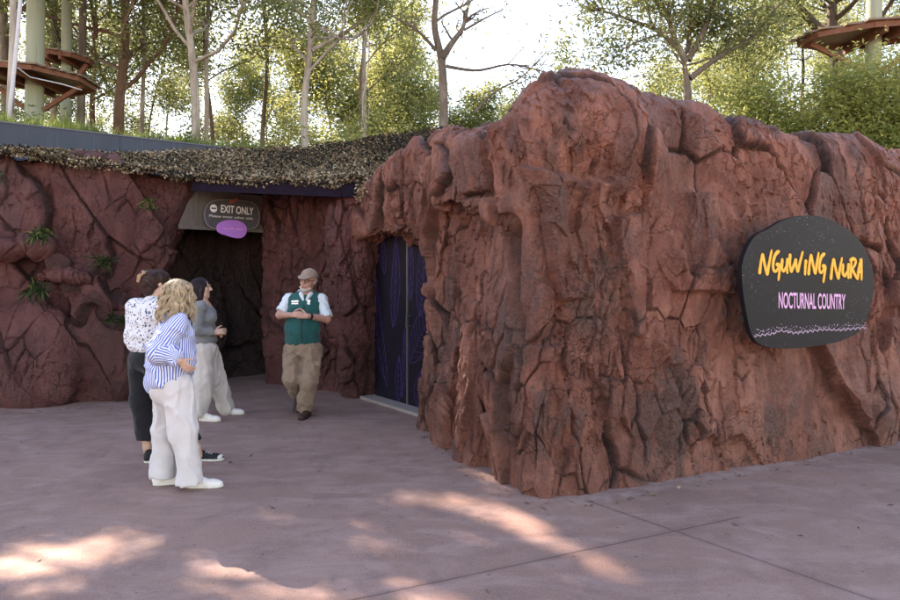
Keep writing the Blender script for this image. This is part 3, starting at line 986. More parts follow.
b = MB(); b.prism(O3, -sp_.n * .045); b.build('board', MSIGN, sg)
for fx, fy in ((768, 260), (850, 250), (768, 320), (845, 318)):
    h0 = sp_.hit(fx, fy, -.045); b = MB(); b.bar(h0, h0 - sp_.n * .28, .05); b.build('bracket', MSTEEL, sg)
MYEL = simple('yellow_letter_paint', (.80, .40, .045), .5, .1)
MPINK = simple('pink_letter_paint', (.66, .36, .60), .5, .06)
strokes = [
    [(97, 277), (101, 240), (108, 193)], [(108, 193), (118, 240), (127, 282)], [(127, 282), (135, 235), (146, 178)],
    [(177, 184), (160, 192), (149, 232), (152, 268), (166, 266), (175, 240)], [(162, 238), (178, 238), (176, 270), (172, 304)],
    [(188, 213), (184, 255), (194, 268), (206, 240)], [(209, 212), (206, 250), (208, 276)],
    [(219, 194), (217, 235), (222, 270)], [(222, 270), (234, 240), (241, 214)], [(241, 214), (243, 245), (248, 270)], [(248, 270), (258, 230), (270, 184)],
    [(282, 218), (279, 250), (278, 282)],
    [(292, 281), (295, 245), (301, 196)], [(301, 196), (310, 240), (318, 278)], [(318, 278), (325, 235), (333, 188)],
    [(358, 194), (343, 202), (333, 240), (336, 274), (348, 270), (356, 246)], [(345, 244), (360, 244), (356, 275), (351, 312)],
    [(381, 300), (385, 255), (391, 213)], [(391, 213), (400, 255), (410, 298)], [(410, 298), (417, 255), (426, 209)],
    [(430, 234), (427, 272), (436, 288), (448, 262)], [(452, 232), (449, 268), (451, 296)],
    [(459, 294), (460, 255), (464, 216)], [(456, 224), (470, 212), (482, 222), (477, 242), (462, 258)], [(466, 256), (475, 276), (485, 296)],
    [(486, 300), (492, 258), (501, 213)], [(501, 213), (503, 258), (503, 302)], [(489, 270), (497, 266), (507, 264)]]
b = MB()
for si, S in enumerate(strokes):
    S = np.array(S, float); t = np.linspace(0, len(S) - 1, 14)
    X_ = np.interp(t, range(len(S)), S[:, 0]); Y_ = np.interp(t, range(len(S)), S[:, 1])
    pts_ = np.array([sp_.hit(*zc(x, y), .001) for x, y in zip(X_, Y_)])
    for _ in range(2): pts_[1:-1] = (pts_[:-2] + 2 * pts_[1:-1] + pts_[2:]) / 4
    u = np.linspace(0, 1, 14); wd = .030 * (1.15 - .45 * u) * np.clip(np.minimum(u, 1 - u) * 8 + .45, 0, 1)
    b.ribbon(pts_, wd, sp_.n, t=.004 + .0002 * si)
b.build('brush_lettering', MYEL, sg)
p00 = sp_.hit(*zc(173, 414)); p10 = sp_.hit(*zc(440, 418)); p01 = sp_.hit(*zc(173, 348))
text_on('block_lettering', 'NOCTURNAL COUNTRY', MPINK, sg, p00, p10 - p00, p01 - p00, sp_.n, .018, lift=.004)
MLINE = simple('pale_pink_line', (.34, .25, .33), .6)
b = MB(); xs = np.linspace(76, 523, 110)
ys = np.interp(xs, [76, 150, 180, 240, 300, 350, 420, 523], [524, 515, 502, 512, 505, 498, 500, 490]) + 4 * np.sin(xs * .33) + 2.5 * np.sin(xs * .9)
b.ribbon([sp_.hit(*zc(x, y), .001) for x, y in zip(xs, ys)], .009, sp_.n, t=.003)
b.build('wave_line', MLINE, sg)
b = MB()
for x in np.linspace(84, 518, 120):
    y = np.interp(x, xs, ys) - rng.uniform(4, 24); c_ = sp_.hit(*zc(x + rng.uniform(-3, 3), y), .001); r_ = rng.uniform(.003, .006)
    th = np.linspace(0, 2 * math.pi, 6, endpoint=False)
    b.prism([c_ + sp_.ex * r_ * math.cos(a_) + UP * r_ * math.sin(a_) for a_ in th], sp_.n * .002)
b.build('dot_pattern', MLINE, sg)

# ------------------------------------------------------------------ header panel and exit sign
E0, E1 = np.array([-3.53, 9.28, 2.22]), np.array([-2.66, 10.36, 2.22])
ex = nrm(E1 - E0); ep = Plane(E0, ex)
m = N('weathered_header_boards'); p = m.pos()
wv = m.noise(m.map(p, (3, 3, .5)), 5, 6, .65)
c = m.mix(wv, (.070, .057, .050), (.17, .14, .12))
MHEAD = m.done(m.bsdf(c, .8, m.bump(wv, .4, .01)))
hd = thing('header_panel', (E0 + E1) / 2, 'weathered grey brown header boards spanning the top of the exit', 'panel')
b = MB(); L_ = np.linalg.norm(E1 - E0); nb_ = 10
for k in range(nb_):
    a0 = E0 + ex * (L_ * k / nb_ - .05); a1 = E0 + ex * (L_ * (k + 1) / nb_ - .054)
    h0_, h1_ = (.54 * min(1.0, .10 + 1.1 * (k + q_) / 2.0) for q_ in (0, 1))
    b.prism([a0 - ep.n * .018, a1 - ep.n * .018, a1 + UP * h1_ - ep.n * .018, a0 + UP * h0_ - ep.n * .018], -ep.n * (.03 + .003 * (k % 2)))
b.box(E0 + ex * L_ / 2 + UP * .02 + ep.n * .005, [L_ / 2 + .04, .02, .022], [ex, ep.n, UP])
b.build('header_boards', MHEAD, hd)
ec = lambda x, y: (180 + x / 9.0, 185 + y / 9.0)
sp2 = Plane(E0 + ep.n * .06, ex)
oe = closed([ec(212, 270), ec(235, 185), ec(290, 140), ec(400, 128), ec(520, 134), ec(640, 150), ec(700, 195), ec(722, 280), ec(705, 360), ec(660, 395), ec(520, 402), ec(380, 400), ec(280, 390), ec(232, 345)], 90)
O3 = np.array([sp2.hit(x, y) for x, y in oe])
es = thing('exit_sign', O3.mean(0), 'dark grey exit only sign with a purple oval below the roof', 'sign')
MEX = simple('dark_grey_sign_face', (.085, .078, .084), .5, .15, 15)
MWH = simple('white_letter_paint', (.86, .84, .82), .5, .03)
MGR = simple('grey_outline', (.22, .20, .20), .6)
b = MB(); b.prism(O3, -sp2.n * .03); b.build('board', MEX, es)
b = MB(); cc = O3.mean(0); b.ribbon(np.concatenate([cc + (O3 - cc) * .97, (cc + (O3 - cc) * .97)[:1]]), .012, sp2.n, t=.003); b.build('outline', MGR, es)
a0, a1, a2 = sp2.hit(*ec(365, 246)), sp2.hit(*ec(658, 272)), sp2.hit(*ec(368, 176))
text_on('exit_lettering', 'EXIT ONLY', MWH, es, a0, a1 - a0, a2 - a0, sp2.n, .02)
a0, a1, a2 = sp2.hit(*ec(262, 286)), sp2.hit(*ec(655, 312)), sp2.hit(*ec(262, 264))
text_on('small_lettering', 'Please enter other side', simple('grey_letter_paint', (.70, .68, .67), .5), es, a0, a1 - a0, a2 - a0, sp2.n, .012)
c_ = sp2.hit(*ec(302, 210)); r_ = .054; th = np.linspace(0, 2 * math.pi, 24, endpoint=False)
b = MB(); b.prism([c_ + ex * r_ * math.cos(t) + UP * r_ * math.sin(t) for t in th], sp2.n * .004); sy = b.build('no_entry_disc', MWH, es)
b = MB(); b.box(c_ + sp2.n * .0055, [r_ * .68, .0015, .010], [ex, sp2.n, UP]); b.build('bar', MEX, sy)
MRED = simple('red_emblem_paint', (.42, .09, .07), .5)
b = MB(); b.prism([sp2.hit(*ec(x, y)) for x, y in ((440, 160), (455, 138), (485, 132), (500, 116), (518, 112), (512, 138), (495, 158), (480, 152), (468, 165))], sp2.n * .004); b.build('emblem', MRED, es)
MVIO = simple('violet_oval_paint', (.50, .20, .66), .5, .06)
ov = closed([ec(332, 385), ec(350, 345), ec(410, 318), ec(480, 315), ec(550, 330), ec(598, 375), ec(596, 435), ec(555, 475), ec(490, 475), ec(420, 455), ec(350, 428)], 60)
sp3 = Plane(E0 + ep.n * .075, ex)
b = MB(); b.prism([sp3.hit(x, y) for x, y in ov], -sp3.n * .012); vo_ = b.build('violet_oval', MVIO, es)
a0, a1, a2 = sp3.hit(*ec(385, 402)), sp3.hit(*ec(562, 412)), sp3.hit(*ec(385, 378))
text_on('pink_lettering', 'thank you', simple('rose_letter_paint', (.86, .36, .70), .5), vo_, a0, a1 - a0, a2 - a0, sp3.n, .02)

# ------------------------------------------------------------------ plants growing on the left rock wall
m = N('strap_leaf'); r = m.attr('rnd').outputs['Fac']
c = m.ramp(r, [(0.0, (.018, .030, .012)), (.5, (.045, .075, .022)), (.8, (.13, .16, .04)), (1.0, (.30, .30, .10))])
MSTRAP = m.done(m.n('MixShader', i0=.3, i1=m.bsdf(c, .55), i2=m.n('BsdfTranslucent', Color=c).outputs[0]).outputs[0])


def strap_plant(c, n, L, droop, bright, label, wl=.007, wide=0):
    """several small rosettes rooted in one pocket, with old brown blades among them"""
    t_ = thing('rock_plant', c, label, 'plant')
    b = MB(); nr = 5
    roots = [np.array(c) + np.array([rng.normal(0, .075), rng.normal(0, .03), rng.normal(0, .028)]) for _ in range(nr)]
    for k in range(n + wide):
        rt = roots[rng.integers(nr)]; big = k >= n
        a = rng.uniform(0, 2 * math.pi); el = rng.uniform(-.2, 1.45)
        d = nrm([math.cos(a) * math.cos(el), math.sin(a) * math.cos(el) * .7 - .35, math.sin(el)])
        l = L * rng.uniform(.35, 1.0) * (1.1 if big else 1); s = np.linspace(0, 1, 7)
        path = rt + d * (s * l)[:, None] + np.array([0, 0, -1.0]) * (droop * rng.uniform(.4, 1.3) * l * s ** 2.2)[:, None] + rng.normal(0, .12, 3) * l * (s ** 2)[:, None]
        side = nrm(np.cross(d, UP) + rng.normal(0, .4, 3)); wd = (wl * (2.2 if big else 1)) * np.sin((s * .85 + .13) * math.pi) + .0008
        V = np.concatenate([path + side * wd[:, None], path - side * wd[:, None] + UP * .003])
        i_ = np.arange(6)
        b.add(V, np.stack([i_, i_ + 1, i_ + 8, i_ + 7], 1), float(np.clip(rng.normal(.86 if big else bright, .2), 0, 1)))
    b.build('foliage', MSTRAP, t_, attr='rnd')


strap_plant(pt(41, 236, 8.38), 170, .21, .7, .40, 'bright strappy plant in the upper left rock pocket', .007, 26)
strap_plant(pt(148, 207, 8.80), 90, .15, .5, .55, 'small yellowish tuft on the rock ledge left of the exit sign', .006, 8)
strap_plant(pt(107, 262, 8.60), 170, .19, .6, .28, 'dark fern tuft at the crossing of rock cracks', .006)
strap_plant(pt(36, 290, 8.25), 200, .21, .7, .26, 'bushy dark plant with a pale tip in the lower left pocket', .007, 4)
strap_plant(pt(121, 322, 8.62), 170, .19, .6, .2, 'dark green plant low in the rock beside the spotted blouse', .008)
strap_plant(pt(-3, 172, 8.25), 60, .20, .7, .40, 'green leaves poking in at the top left edge of the rock', .010)
# ------------------------------------------------------------------ foliage
def g_of(P):
    """where the sun ray through P meets the ground"""
    P = np.asarray(P, float)
    return P[:, :2] - SUN[:2] * (P[:, 2:3] / SUN[2])


sd = -SUN_H                       # light travels this way on the ground
sx_ = np.array([-sd[1], sd[0]])
GAPS = []                          # centre, half length along the light, half width, keep-out strength


def gap(px, py, a, b_, s=1.0): GAPS.append((gp(px, py)[:2], a, b_, s))


for g_ in ((20, 567, .45, .20, 1), (58, 560, .40, .17, 1), (105, 547, .45, .22, .95), (138, 545, .32, .18, .9), (265, 525, .42, .18, .85), (290, 517, .32, .16, .8),
           (500, 522, .9, .40, 1), (560, 552, .8, .40, 1), (440, 512, .7, .34, 1), (410, 532, .7, .40, 1), (350, 552, .7, .36, 1), (600, 575, .6, .34, 1),
           (320, 596, .7, .40, 1), (420, 600, .7, .40, 1), (520, 600, .6, .36, 1), (500, 490, .28, .12, 1), (215, 575, .35, .22, 1)): gap(*g_)
for px, py, Y in ((440, 300, 7.0), (452, 335, 6.8), (463, 358, 6.6), (430, 290, 7.2), (497, 395, 5.85), (500, 430, 5.8), (505, 465, 5.6), (455, 310, 6.9), (490, 450, 5.9)):
    GAPS.append((g_of(pt(px, py, Y)[None])[0], .55, .30, 1))


def sun_keep(P):  # thins crowns along sun rays so chosen spots are sunlit
    G = g_of(P)
    pr = np.zeros(len(P))
    u_, v_ = G @ sd, G @ sx_
    wob = .20 * vnoise(np.stack([u_ * 2.2, v_ * 2.6, u_ * 0], 1))
    frag = sstep(-.55, -.28, vnoise(np.stack([u_ * 3.4, v_ * 8.5, u_ * 0], 1), 3.0) + .35 * vnoise(np.stack([u_ * 6, v_ * 10, u_ * 0], 1), 9.0))
    for c, a, b_, s in GAPS:
        q_ = G - c
        r = np.sqrt((q_ @ sd / a) ** 2 + (q_ @ sx_ / b_) ** 2) + wob * 1.5
        pr = np.maximum(pr, s * (1 - sstep(.75, 1.15, r)) * (frag if b_ > .21 else 1))
    pr = np.maximum(pr, .97 * sstep(2.6, 1.8, G[:, 1]))          # leaves cleared so unseen ground behind the camera gives sunlit fill
    # open sky to the sun for the trees behind the right hand wall
    for yp in (11.5, 14.0, 19.0):
        t = (yp - P[:, 1]) / SUN[1]; X_ = P[:, 0] + SUN[0] * t; Z_ = P[:, 2] + SUN[2] * t
        hi = (P[:, 1] > yp + 1.5) & (P[:, 0] < 2.5) & (X_ > .8) & (X_ < 14) & (Z_ > 3.4) & (Z_ < 11)
        pr = np.maximum(pr, np.where(hi, .95, 0))
    t = (11.8 - P[:, 1]) / SUN[1]; X_ = P[:, 0] + SUN[0] * t; Z_ = P[:, 2] + SUN[2] * t
    hi = (P[:, 1] > 12.6) & (X_ > -8.5) & (X_ < 0) & (Z_ > 3.5) & (Z_ < 4.9)
    pr = np.maximum(pr, np.where(hi, .85, 0))
    return rng.random(len(P)) > pr


def leaf_mat(name, stops, trans=.5):
    m = N(name); r = m.attr('rnd').outputs['Fac']
    c = m.ramp(r, stops)
    d = m.bsdf(c, .5, spec=.35)
    t = m.n('BsdfTranslucent', Color=m.mix(.5, c, (.34, .38, .15), 'MIX')).outputs[0]
    return m.done(m.n('MixShader', i0=trans, i1=d, i2=t).outputs[0])


LEAF_EUC = leaf_mat('eucalypt_leaf', [(0, (.05, .065, .028)), (.5, (.11, .135, .050)), (.85, (.19, .20, .08)), (1, (.28, .25, .12))], .52)
LEAF_YEL = leaf_mat('yellow_green_leaf', [(0, (.08, .09, .025)), (.5, (.17, .19, .05)), (.85, (.29, .28, .08)), (1, (.38, .34, .14))], .62)
LEAF_DRK = leaf_mat('dull_green_leaf', [(0, (.03, .045, .02)), (.5, (.065, .085, .035)), (.85, (.12, .14, .055)), (1, (.19, .18, .09))], .45)

LEAF_BRT = leaf_mat('bright_shrub_leaf', [(0, (.11, .13, .03)), (.5, (.22, .25, .06)), (.85, (.34, .34, .09)), (1, (.42, .40, .16))], .58)


def bark(name, a, b_, c_):
    m = N(name); p = m.geo()
    k = m.noise(m.map(p, (1, 1, .22)), 7, 6, .65, .8)
    c = m.mix(m.ramp(k, [(.36, 0.0), (.62, 1.0)]), a, b_)
    k2 = m.noise(m.map(p, (1, 1, .3)), 3.1, 5, .6, .6)
    c = m.mix(m.ramp(k2, [(.54, 0.0), (.64, .8)]), c, c_)
    return m.done(m.bsdf(c, .85, m.bump(m.noise(m.map(p, (1, 1, .15)), 30, 5), .5, .03)))


BARK_PALE = bark('pale_gum_bark', (.42, .38, .33), (.26, .22, .18), (.13, .095, .07))
BARK_BRN = bark('brown_stringy_bark', (.15, .085, .055), (.095, .052, .034), (.20, .125, .085))
BARK_GRY = bark('grey_bark', (.19, .155, .125), (.11, .085, .065), (.26, .22, .18))
BARK_DRK = bark('dark_bark', (.075, .052, .038), (.045, .032, .024), (.11, .08, .06))


def curve(p, d, L, n, wander, up, R):
    pts_ = [np.array(p, float)]; d = nrm(d); st = L / n
    for _ in range(n):
        d = nrm(d + R.normal(0, wander, 3) + np.array([0, 0, up])); pts_.append(pts_[-1] + d * st)
    return np.array(pts_)


def leaves(tips, per, spread, size, seed, hang=.6, keep=True, shape=.32):
    R = np.random.default_rng(seed)
    T = np.repeat(np.asarray(tips), per, axis=0)
    n = len(T)
    P = T + R.normal(0, 1, (n, 3)) * spread
    if keep:
        k = sun_keep(P); P = P[k]; n = len(P)
    d = R.normal(0, 1, (n, 3)); d[:, 2] = d[:, 2] * .5 - hang; d /= np.linalg.norm(d, axis=1)[:, None]
    s = np.cross(d, R.normal(0, 1, (n, 3))); s /= np.linalg.norm(s, axis=1)[:, None] + 1e-9
    L = (size * R.uniform(.6, 1.2, n))[:, None]; W = L * shape
    V = np.stack([P, P + d * L * .45 + s * W * .5, P + d * L, P + d * L * .45 - s * W * .5], 1).reshape(-1, 3)
    tone = .45 + .30 * fbm(P * .8, 2) + R.normal(0, .16, n)
    return V, np.arange(4 * n).reshape(-1, 4), np.repeat(np.clip(tone, 0, 1), 4)


def tree(label, base, path, r0, seed, limbs=10, first=.35, limb_len=3.0, lmat=None, bmat=None, per=26, spread=.32, size=.17, up=.06,
         name='gum_tree', cat='tree', group=None, explicit=(), sub=5, twig=4, wander=.16, crown_bias=(0, 0, 0), hang=.6, taper=.35, keep=True):
    R = np.random.default_rng(seed)
    t_ = thing(name, base, label, cat, group)
    path = np.array(path, float)
    m_ = len(path); tt = np.linspace(0, m_ - 1, 26)
    tr = np.stack([np.interp(tt, range(m_), path[:, k]) for k in range(3)], 1)
    for _ in range(4): tr[1:-1] = (tr[:-2] + 2 * tr[1:-1] + tr[2:]) / 4
    tr += vecnoise(tr * .5, seed) * .05
    b = MB(); s = np.linspace(0, 1, len(tr))
    rad = r0 * (1 - (1 - taper) * s) * (1 + .5 * np.exp(-s * 30))
    b.tube(tr, rad, 10)
    tips = []
    H = np.linalg.norm(tr[-1] - tr[0])

    def grow(p, d, L, r, lv):
        c = curve(p, d, L, 7, wander, up * (1 if lv < 2 else .3), R)
        b.tube(c, np.linspace(r, r * .42, 8), 6 if lv == 0 else (5 if lv == 1 else 3), caps=False)
        if lv >= 2:
            tips.append(c[-1]); tips.append(c[4])
            return
        nch = sub if lv == 0 else twig
        for k in range(nch):
            f = R.uniform(.35, 1.0) * 7; i0 = min(6, int(f)); q_ = c[i0] + (c[i0 + 1] - c[i0]) * (f - i0)
            d0 = nrm(c[i0 + 1] - c[i0]); dv = nrm(d0 * .9 + R.normal(0, .75, 3) + np.array([0, 0, .1]))
            grow(q_, dv, L * R.uniform(.38, .6), r * .45, lv + 1)
        if lv == 1: tips.append(c[-1])

    for e in explicit:            # limbs given as a point list and radius
        e_path, er = np.array(e[0], float), e[1]
        tq = np.linspace(0, len(e_path) - 1, 12); c = np.stack([np.interp(tq, range(len(e_path)), e_path[:, k]) for k in range(3)], 1)
        for _ in range(2): c[1:-1] = (c[:-2] + 2 * c[1:-1] + c[2:]) / 4
        b.tube(c, np.linspace(er, er * .3, 12), 7, caps=False)
        Lx = np.linalg.norm(c[-1] - c[0])
        for k in range(e[2] if len(e) > 2 else 6):
            i0 = R.integers(4, 11); grow(c[i0], nrm(nrm(c[i0 + 1] - c[i0]) + R.normal(0, .6, 3)), Lx * R.uniform(.25, .42), er * .35, 1)
    for k in range(limbs):
        f = first + (1 - first) * (k + R.random()) / max(1, limbs); i0 = min(24, int(f * 25)); p = tr[i0]
        a = k * 2.4 + R.uniform(-.5, .5)
        d = np.array([math.cos(a), math.sin(a), R.uniform(.2, .9)]) + np.array(crown_bias)
        grow(p, d, limb_len * (1.15 - .5 * (f - first) / (1.001 - first)) * R.uniform(.75, 1.2), max(.012, rad[i0] * .5), 0)
    b.build('trunk', bmat, t_, smooth=True)
    if per and tips:
        V, Q, a = leaves(tips, per, spread, size, seed + 1, hang, keep)
        make('crown', V, Q, lmat, t_, smooth=False, attrs={'rnd': a})
    return t_


def trunk_pts(lst, Y): return [pt(px, py, Y) for px, py in lst]


def bz(x, y): return float(bank_z(np.array(x), np.array(y)))


# tall gums behind the building; trunk lines follow the photograph, crowns rise far above the frame
def up_from(lst, Y, top):
    P = trunk_pts(lst, Y); b0 = P[0].copy(); b0[2] = bz(b0[0], b0[1]) - .1
    if b0[2] < P[0][2]: P = [b0] + P
    else: P[0][2] = b0[2]
    e = P[-1]; d = nrm(P[-1] - P[-2])
    P.append(e + d * (top - e[2]) / max(.3, d[2]) * .5 + np.array([0, 0, 0])); P.append(P[-1] + np.array([.2, .2, (top - e[2]) * .5]))
    return P


P = up_from([(6, 100), (4, 40), (2, 0)], 19, 15)
tree('pale brown tree trunk at the left edge behind the rope', P[0], P, .15, 101, 13, .40, 3.6, LEAF_DRK, BARK_GRY, 50, .30, .17)
P = up_from([(120, 112), (124, 60), (123, 0)], 18, 15)
tree('straight tree with reddish brown bark between platforms and pale gum', P[0], P, .15, 102, 15, .28, 3.6, LEAF_DRK, BARK_BRN, 52, .30, .16)
P = up_from([(197, 138), (194, 60), (187, 0)], 16, 14)
tree('tall pale straight gum right of the reddish brown trunk', P[0], P, .115, 103, 17, .40, 4.2, LEAF_EUC, BARK_PALE, 52, .30, .16)
P = up_from([(305, 140), (304, 100), (310, 60), (314, 0)], 17, 14)
tree('pale leaning gum whose branch reaches right across the sky', P[0], P, .105, 104, 15, .46, 4.2, LEAF_YEL, BARK_PALE, 50, .30, .15,
     explicit=[(trunk_pts([(312, 50), (335, 38), (365, 20), (380, 5)], 17), .06, 6)])
P = up_from([(443, 108), (442, 75), (441, 52), (433, 28), (436, 0)], 17, 12)
tree('forked grey gum against the open sky behind the net', P[0], P, .13, 105, 6, .62, 2.4, LEAF_EUC, BARK_GRY, 26, .30, .14, sub=4,
     explicit=[(trunk_pts([(442, 58), (452, 42), (464, 28), (469, 0)], 17), .10, 7), (trunk_pts([(446, 66), (478, 72), (510, 62), (545, 72)], 16.6), .045, 6),
               (trunk_pts([(436, 50), (418, 30), (385, 12)], 17.3), .05, 6), (trunk_pts([(464, 30), (485, 18), (505, 8)], 17), .035, 4),
               (trunk_pts([(475, 112), (495, 90), (520, 80), (548, 50)], 16.4), .035, 5)])
P = up_from([(360, 130), (362, 70), (370, 10)], 22, 12)
tree('slender grey sapling between the pale leaning gum and forked gum', P[0], P, .07, 106, 12, .3, 2.6, LEAF_YEL, BARK_GRY, 30, .36, .15)
P = up_from([(213, 130), (205, 70), (203, 0)], 23, 14)
tree('thin brown trunk just right of the tall pale gum', P[0], P, .07, 107, 12, .35, 3.0, LEAF_EUC, BARK_BRN, 32, .4, .16)
P = up_from([(262, 130), (268, 60), (262, 0)], 27, 12)
tree('small far gum seen between the two pale gums', P[0], P, .10, 108, 9, .35, 2.6, LEAF_YEL, BARK_GRY, 26, .38, .16)
P = up_from([(92, 110), (96, 50), (90, 0)], 25, 13)
tree('shaggy dark gum behind the wooden platforms', P[0], P, .11, 109, 16, .22, 3.4, LEAF_DRK, BARK_BRN, 54, .30, .16)
# right side
P = trunk_pts([(690, 150), (689, 85), (686, 60)], 13); P[0][2] = 1.5
tree('spreading grey tree with fanned bare branches behind the rock', P[0], P, .10, 120, 2, .8, 2.0, LEAF_EUC, BARK_GRY, 34, .24, .11, sub=5,
     explicit=[(trunk_pts([(686, 62), (672, 35), (668, 10), (640, -20)], 13), .07, 8), (trunk_pts([(688, 60), (705, 30), (715, 0), (722, -25)], 13), .07, 8),
               (trunk_pts([(690, 78), (720, 55), (752, 40), (775, 8)], 13), .06, 8), (trunk_pts([(686, 58), (660, 30), (625, 18), (595, 8)], 13), .05, 8),
               (trunk_pts([(687, 60), (690, 25), (693, -10)], 13.2), .06, 6), (trunk_pts([(676, 30), (640, 40), (612, 55)], 12.8), .03, 5)], wander=.12)
P = trunk_pts([(838, 150), (838, 60), (833, 20), (836, -20)], 16); P[0][2] = 1.5
tree('dark forked tree behind the right hand platform', P[0], P, .20, 121, 8, .5, 3.2, LEAF_YEL, BARK_DRK, 26, .40, .14,
     explicit=[(trunk_pts([(830, 40), (812, 22), (795, 2), (770, -12)], 15.8), .14, 9)])
for k, (px, Y, top, hw, mt, lb) in enumerate((
        (762, 12.5, 138, 2.4, LEAF_BRT, 'bushy yellow green tree just behind the rock top'), (832, 11.6, 122, 2.4, LEAF_BRT, 'dense bright green tree under the right hand platform'),
        (893, 11.3, 112, 2.4, LEAF_BRT, 'dense green tree at the right edge above the rock'), (745, 19.0, 62, 4.2, LEAF_YEL, 'loose yellowish tree behind the fanned grey tree'),
        (660, 21.0, 92, 3.0, LEAF_YEL, 'low yellowish tree left of the fanned grey trunk'), (800, 20.0, 8, 4.8, LEAF_EUC, 'tall olive tree filling the gap left of the right platform'))):
    c = pt(px, top, Y); base = np.array([c[0], Y, 1.5])
    tree(lb, base, [base, base * .5 + c * .5 + [.1, 0, 0], c + [0, 0, .1]], .09, 130 + k, 13, .40, hw * .42, mt, BARK_DRK, 24, .22, .10, name='bushy_tree', hang=.2, taper=.3)

# middle distance
mid = [(-30, 34, 30, LEAF_DRK), (40, 30, 12, LEAF_DRK), (75, 36, 20, LEAF_EUC), (150, 30, 30, LEAF_DRK), (170, 40, 10, LEAF_EUC), (235, 34, 75, LEAF_YEL), (285, 36, 50, LEAF_YEL),
       (325, 27, 55, LEAF_YEL), (350, 33, 25, LEAF_YEL), (385, 28, 55, LEAF_YEL), (415, 36, 60, LEAF_EUC), (400, 42, 20, LEAF_YEL), (470, 33, 108, LEAF_YEL), (505, 38, 112, LEAF_EUC), (550, 36, 120, LEAF_YEL),
       (700, 32, 60, LEAF_YEL), (770, 34, 20, LEAF_YEL), (860, 32, 0, LEAF_EUC), (930, 30, -10, LEAF_EUC), (640, 34, 105, LEAF_YEL)]
kinds = {id(LEAF_DRK): 'dull green', id(LEAF_EUC): 'olive green', id(LEAF_YEL): 'sunlit yellow green'}
ORD = ('first', 'second', 'third', 'fourth', 'fifth', 'sixth', 'seventh', 'eighth', 'ninth', 'tenth', 'eleventh')
for k, (px, Y, top, mt) in enumerate(mid):
    c = pt(px, top, Y); z0 = bz(c[0], Y) - .1; base = np.array([c[0], Y, z0])
    c[2] = max(c[2], z0 + 1.2)
    hh = c[2] - z0
    side = 'left of the rock' if px < 560 else 'behind the rock'
    same = sorted(q_[0] for q_ in mid if q_[3] is mt and (q_[0] < 560) == (px < 560)); od = ORD[same.index(px)]
    tree(f'distant {kinds[id(mt)]} tree {side}, {od} of its colour from left', base, [base, base * .5 + c * .5 + [rng.normal(0, .5), 0, 0], c + [rng.normal(0, .9), 0, 0]], .035 + .0035 * hh, 160 + k, 12, .12, max(1.2, hh * .30), mt, BARK_PALE if k % 3 else BARK_GRY, 40, .30, .17,
         name='distant_tree', group='distant trees left of the rock' if px < 560 else 'distant trees right behind the rock', hang=.2, sub=5, twig=4)

# gums that stand left of the picture and shade the forecourt
for k, (x, y, top) in enumerate(((-11.5, 13.5, 14), (-15, 17, 16), (-9.5, 18, 16), (-12.5, 22, 18), (-7.0, 20.0, 16), (-2.5, 20, 16), (-8.3, 13.2, 13.0), (-9.3, 21, 16))):
    z0 = bz(x, y) - .1 if y > 12 else 3.3
    base = np.array([x, y, z0])
    vis = k >= 4
    tree('tall gum whose crown shades the forecourt, standing left of the view' if not vis else ['slim gum behind the net with its crown high above the view', 'grey gum at the back whose crown is above the view',
          'gum at the far left of the bank with a high crown', 'gum close behind the netting with a high spreading crown'][k - 4], base,
         [base, base + [.1, 0, (top - z0) * .5], base + [.3, .2, top - z0]], .12 if k < 4 else .075, 200 + k, 15, .50, 3.6, LEAF_EUC, BARK_GRY if k < 4 else BARK_PALE, 60, .42, .19, sub=6,
         group=None if vis else 'gums that shade the forecourt')

# ------------------------------------------------------------------ grasses and shrubs along the bank
m = N('grass_blade'); r = m.attr('rnd').outputs['Fac']
c = m.ramp(r, [(0, (.07, .10, .035)), (.6, (.17, .20, .08)), (1, (.42, .40, .22))])
MGRASS = m.done(m.n('MixShader', i0=.5, i1=m.bsdf(c, .6), i2=m.n('BsdfTranslucent', Color=m.mix(.5, c, (.30, .42, .05))).outputs[0]).outputs[0])
Rg = np.random.default_rng(5); Vs = []; As = []; cnt = 0
edge = np.array(pl)
tl = np.linspace(0, 1, 60)
for _ in range(640):
    s = Rg.random() * 3.2; k = min(3, int(s)); e0 = edge[min(k, 3)]; e1 = edge[min(k + 1, 4)]
    q_ = e0 + (e1 - e0) * (s - k); nn = np.array([-(e1 - e0)[1], (e1 - e0)[0]]); nn = nrm(nn); nn = nn if nn[1] > 0 else -nn
    q_ = q_ + nn * (.42 + Rg.random() ** 1.5 * 2.2)
    h_ = Rg.uniform(.2, .62) * (.7 + .6 * max(0, vnoise(np.array([[q_[0] * .7, q_[1] * .7, 0]]))[0] + .3)); nb_ = 90
    a = Rg.uniform(0, 6.28, nb_); l = Rg.uniform(.05, .5, nb_); z0 = bz(*q_) if q_[1] > 11 else 3.45
    base_ = np.stack([q_[0] + Rg.normal(0, .09, nb_), q_[1] + Rg.normal(0, .09, nb_), np.full(nb_, z0 - .03)], 1)
    d = np.stack([np.cos(a) * l, np.sin(a) * l, np.ones(nb_)], 1)
    hh = (h_ * Rg.uniform(.6, 1.15, nb_))[:, None]
    mid_ = base_ + d * hh * .55; tip = base_ + d * hh * np.array([1.5, 1.5, .9]) 
    sd_ = np.stack([-np.sin(a), np.cos(a), a * 0], 1) * .010
    Vs.append(np.stack([base_ - sd_, base_ + sd_, mid_ + sd_, mid_ - sd_, tip], 1).reshape(-1, 3)); cnt += nb_
    As.append(np.repeat(np.clip(Rg.normal(.5, .22, nb_) + Rg.normal(0, .12), 0, 1), 5))
i_ = np.arange(cnt)[:, None] * 5
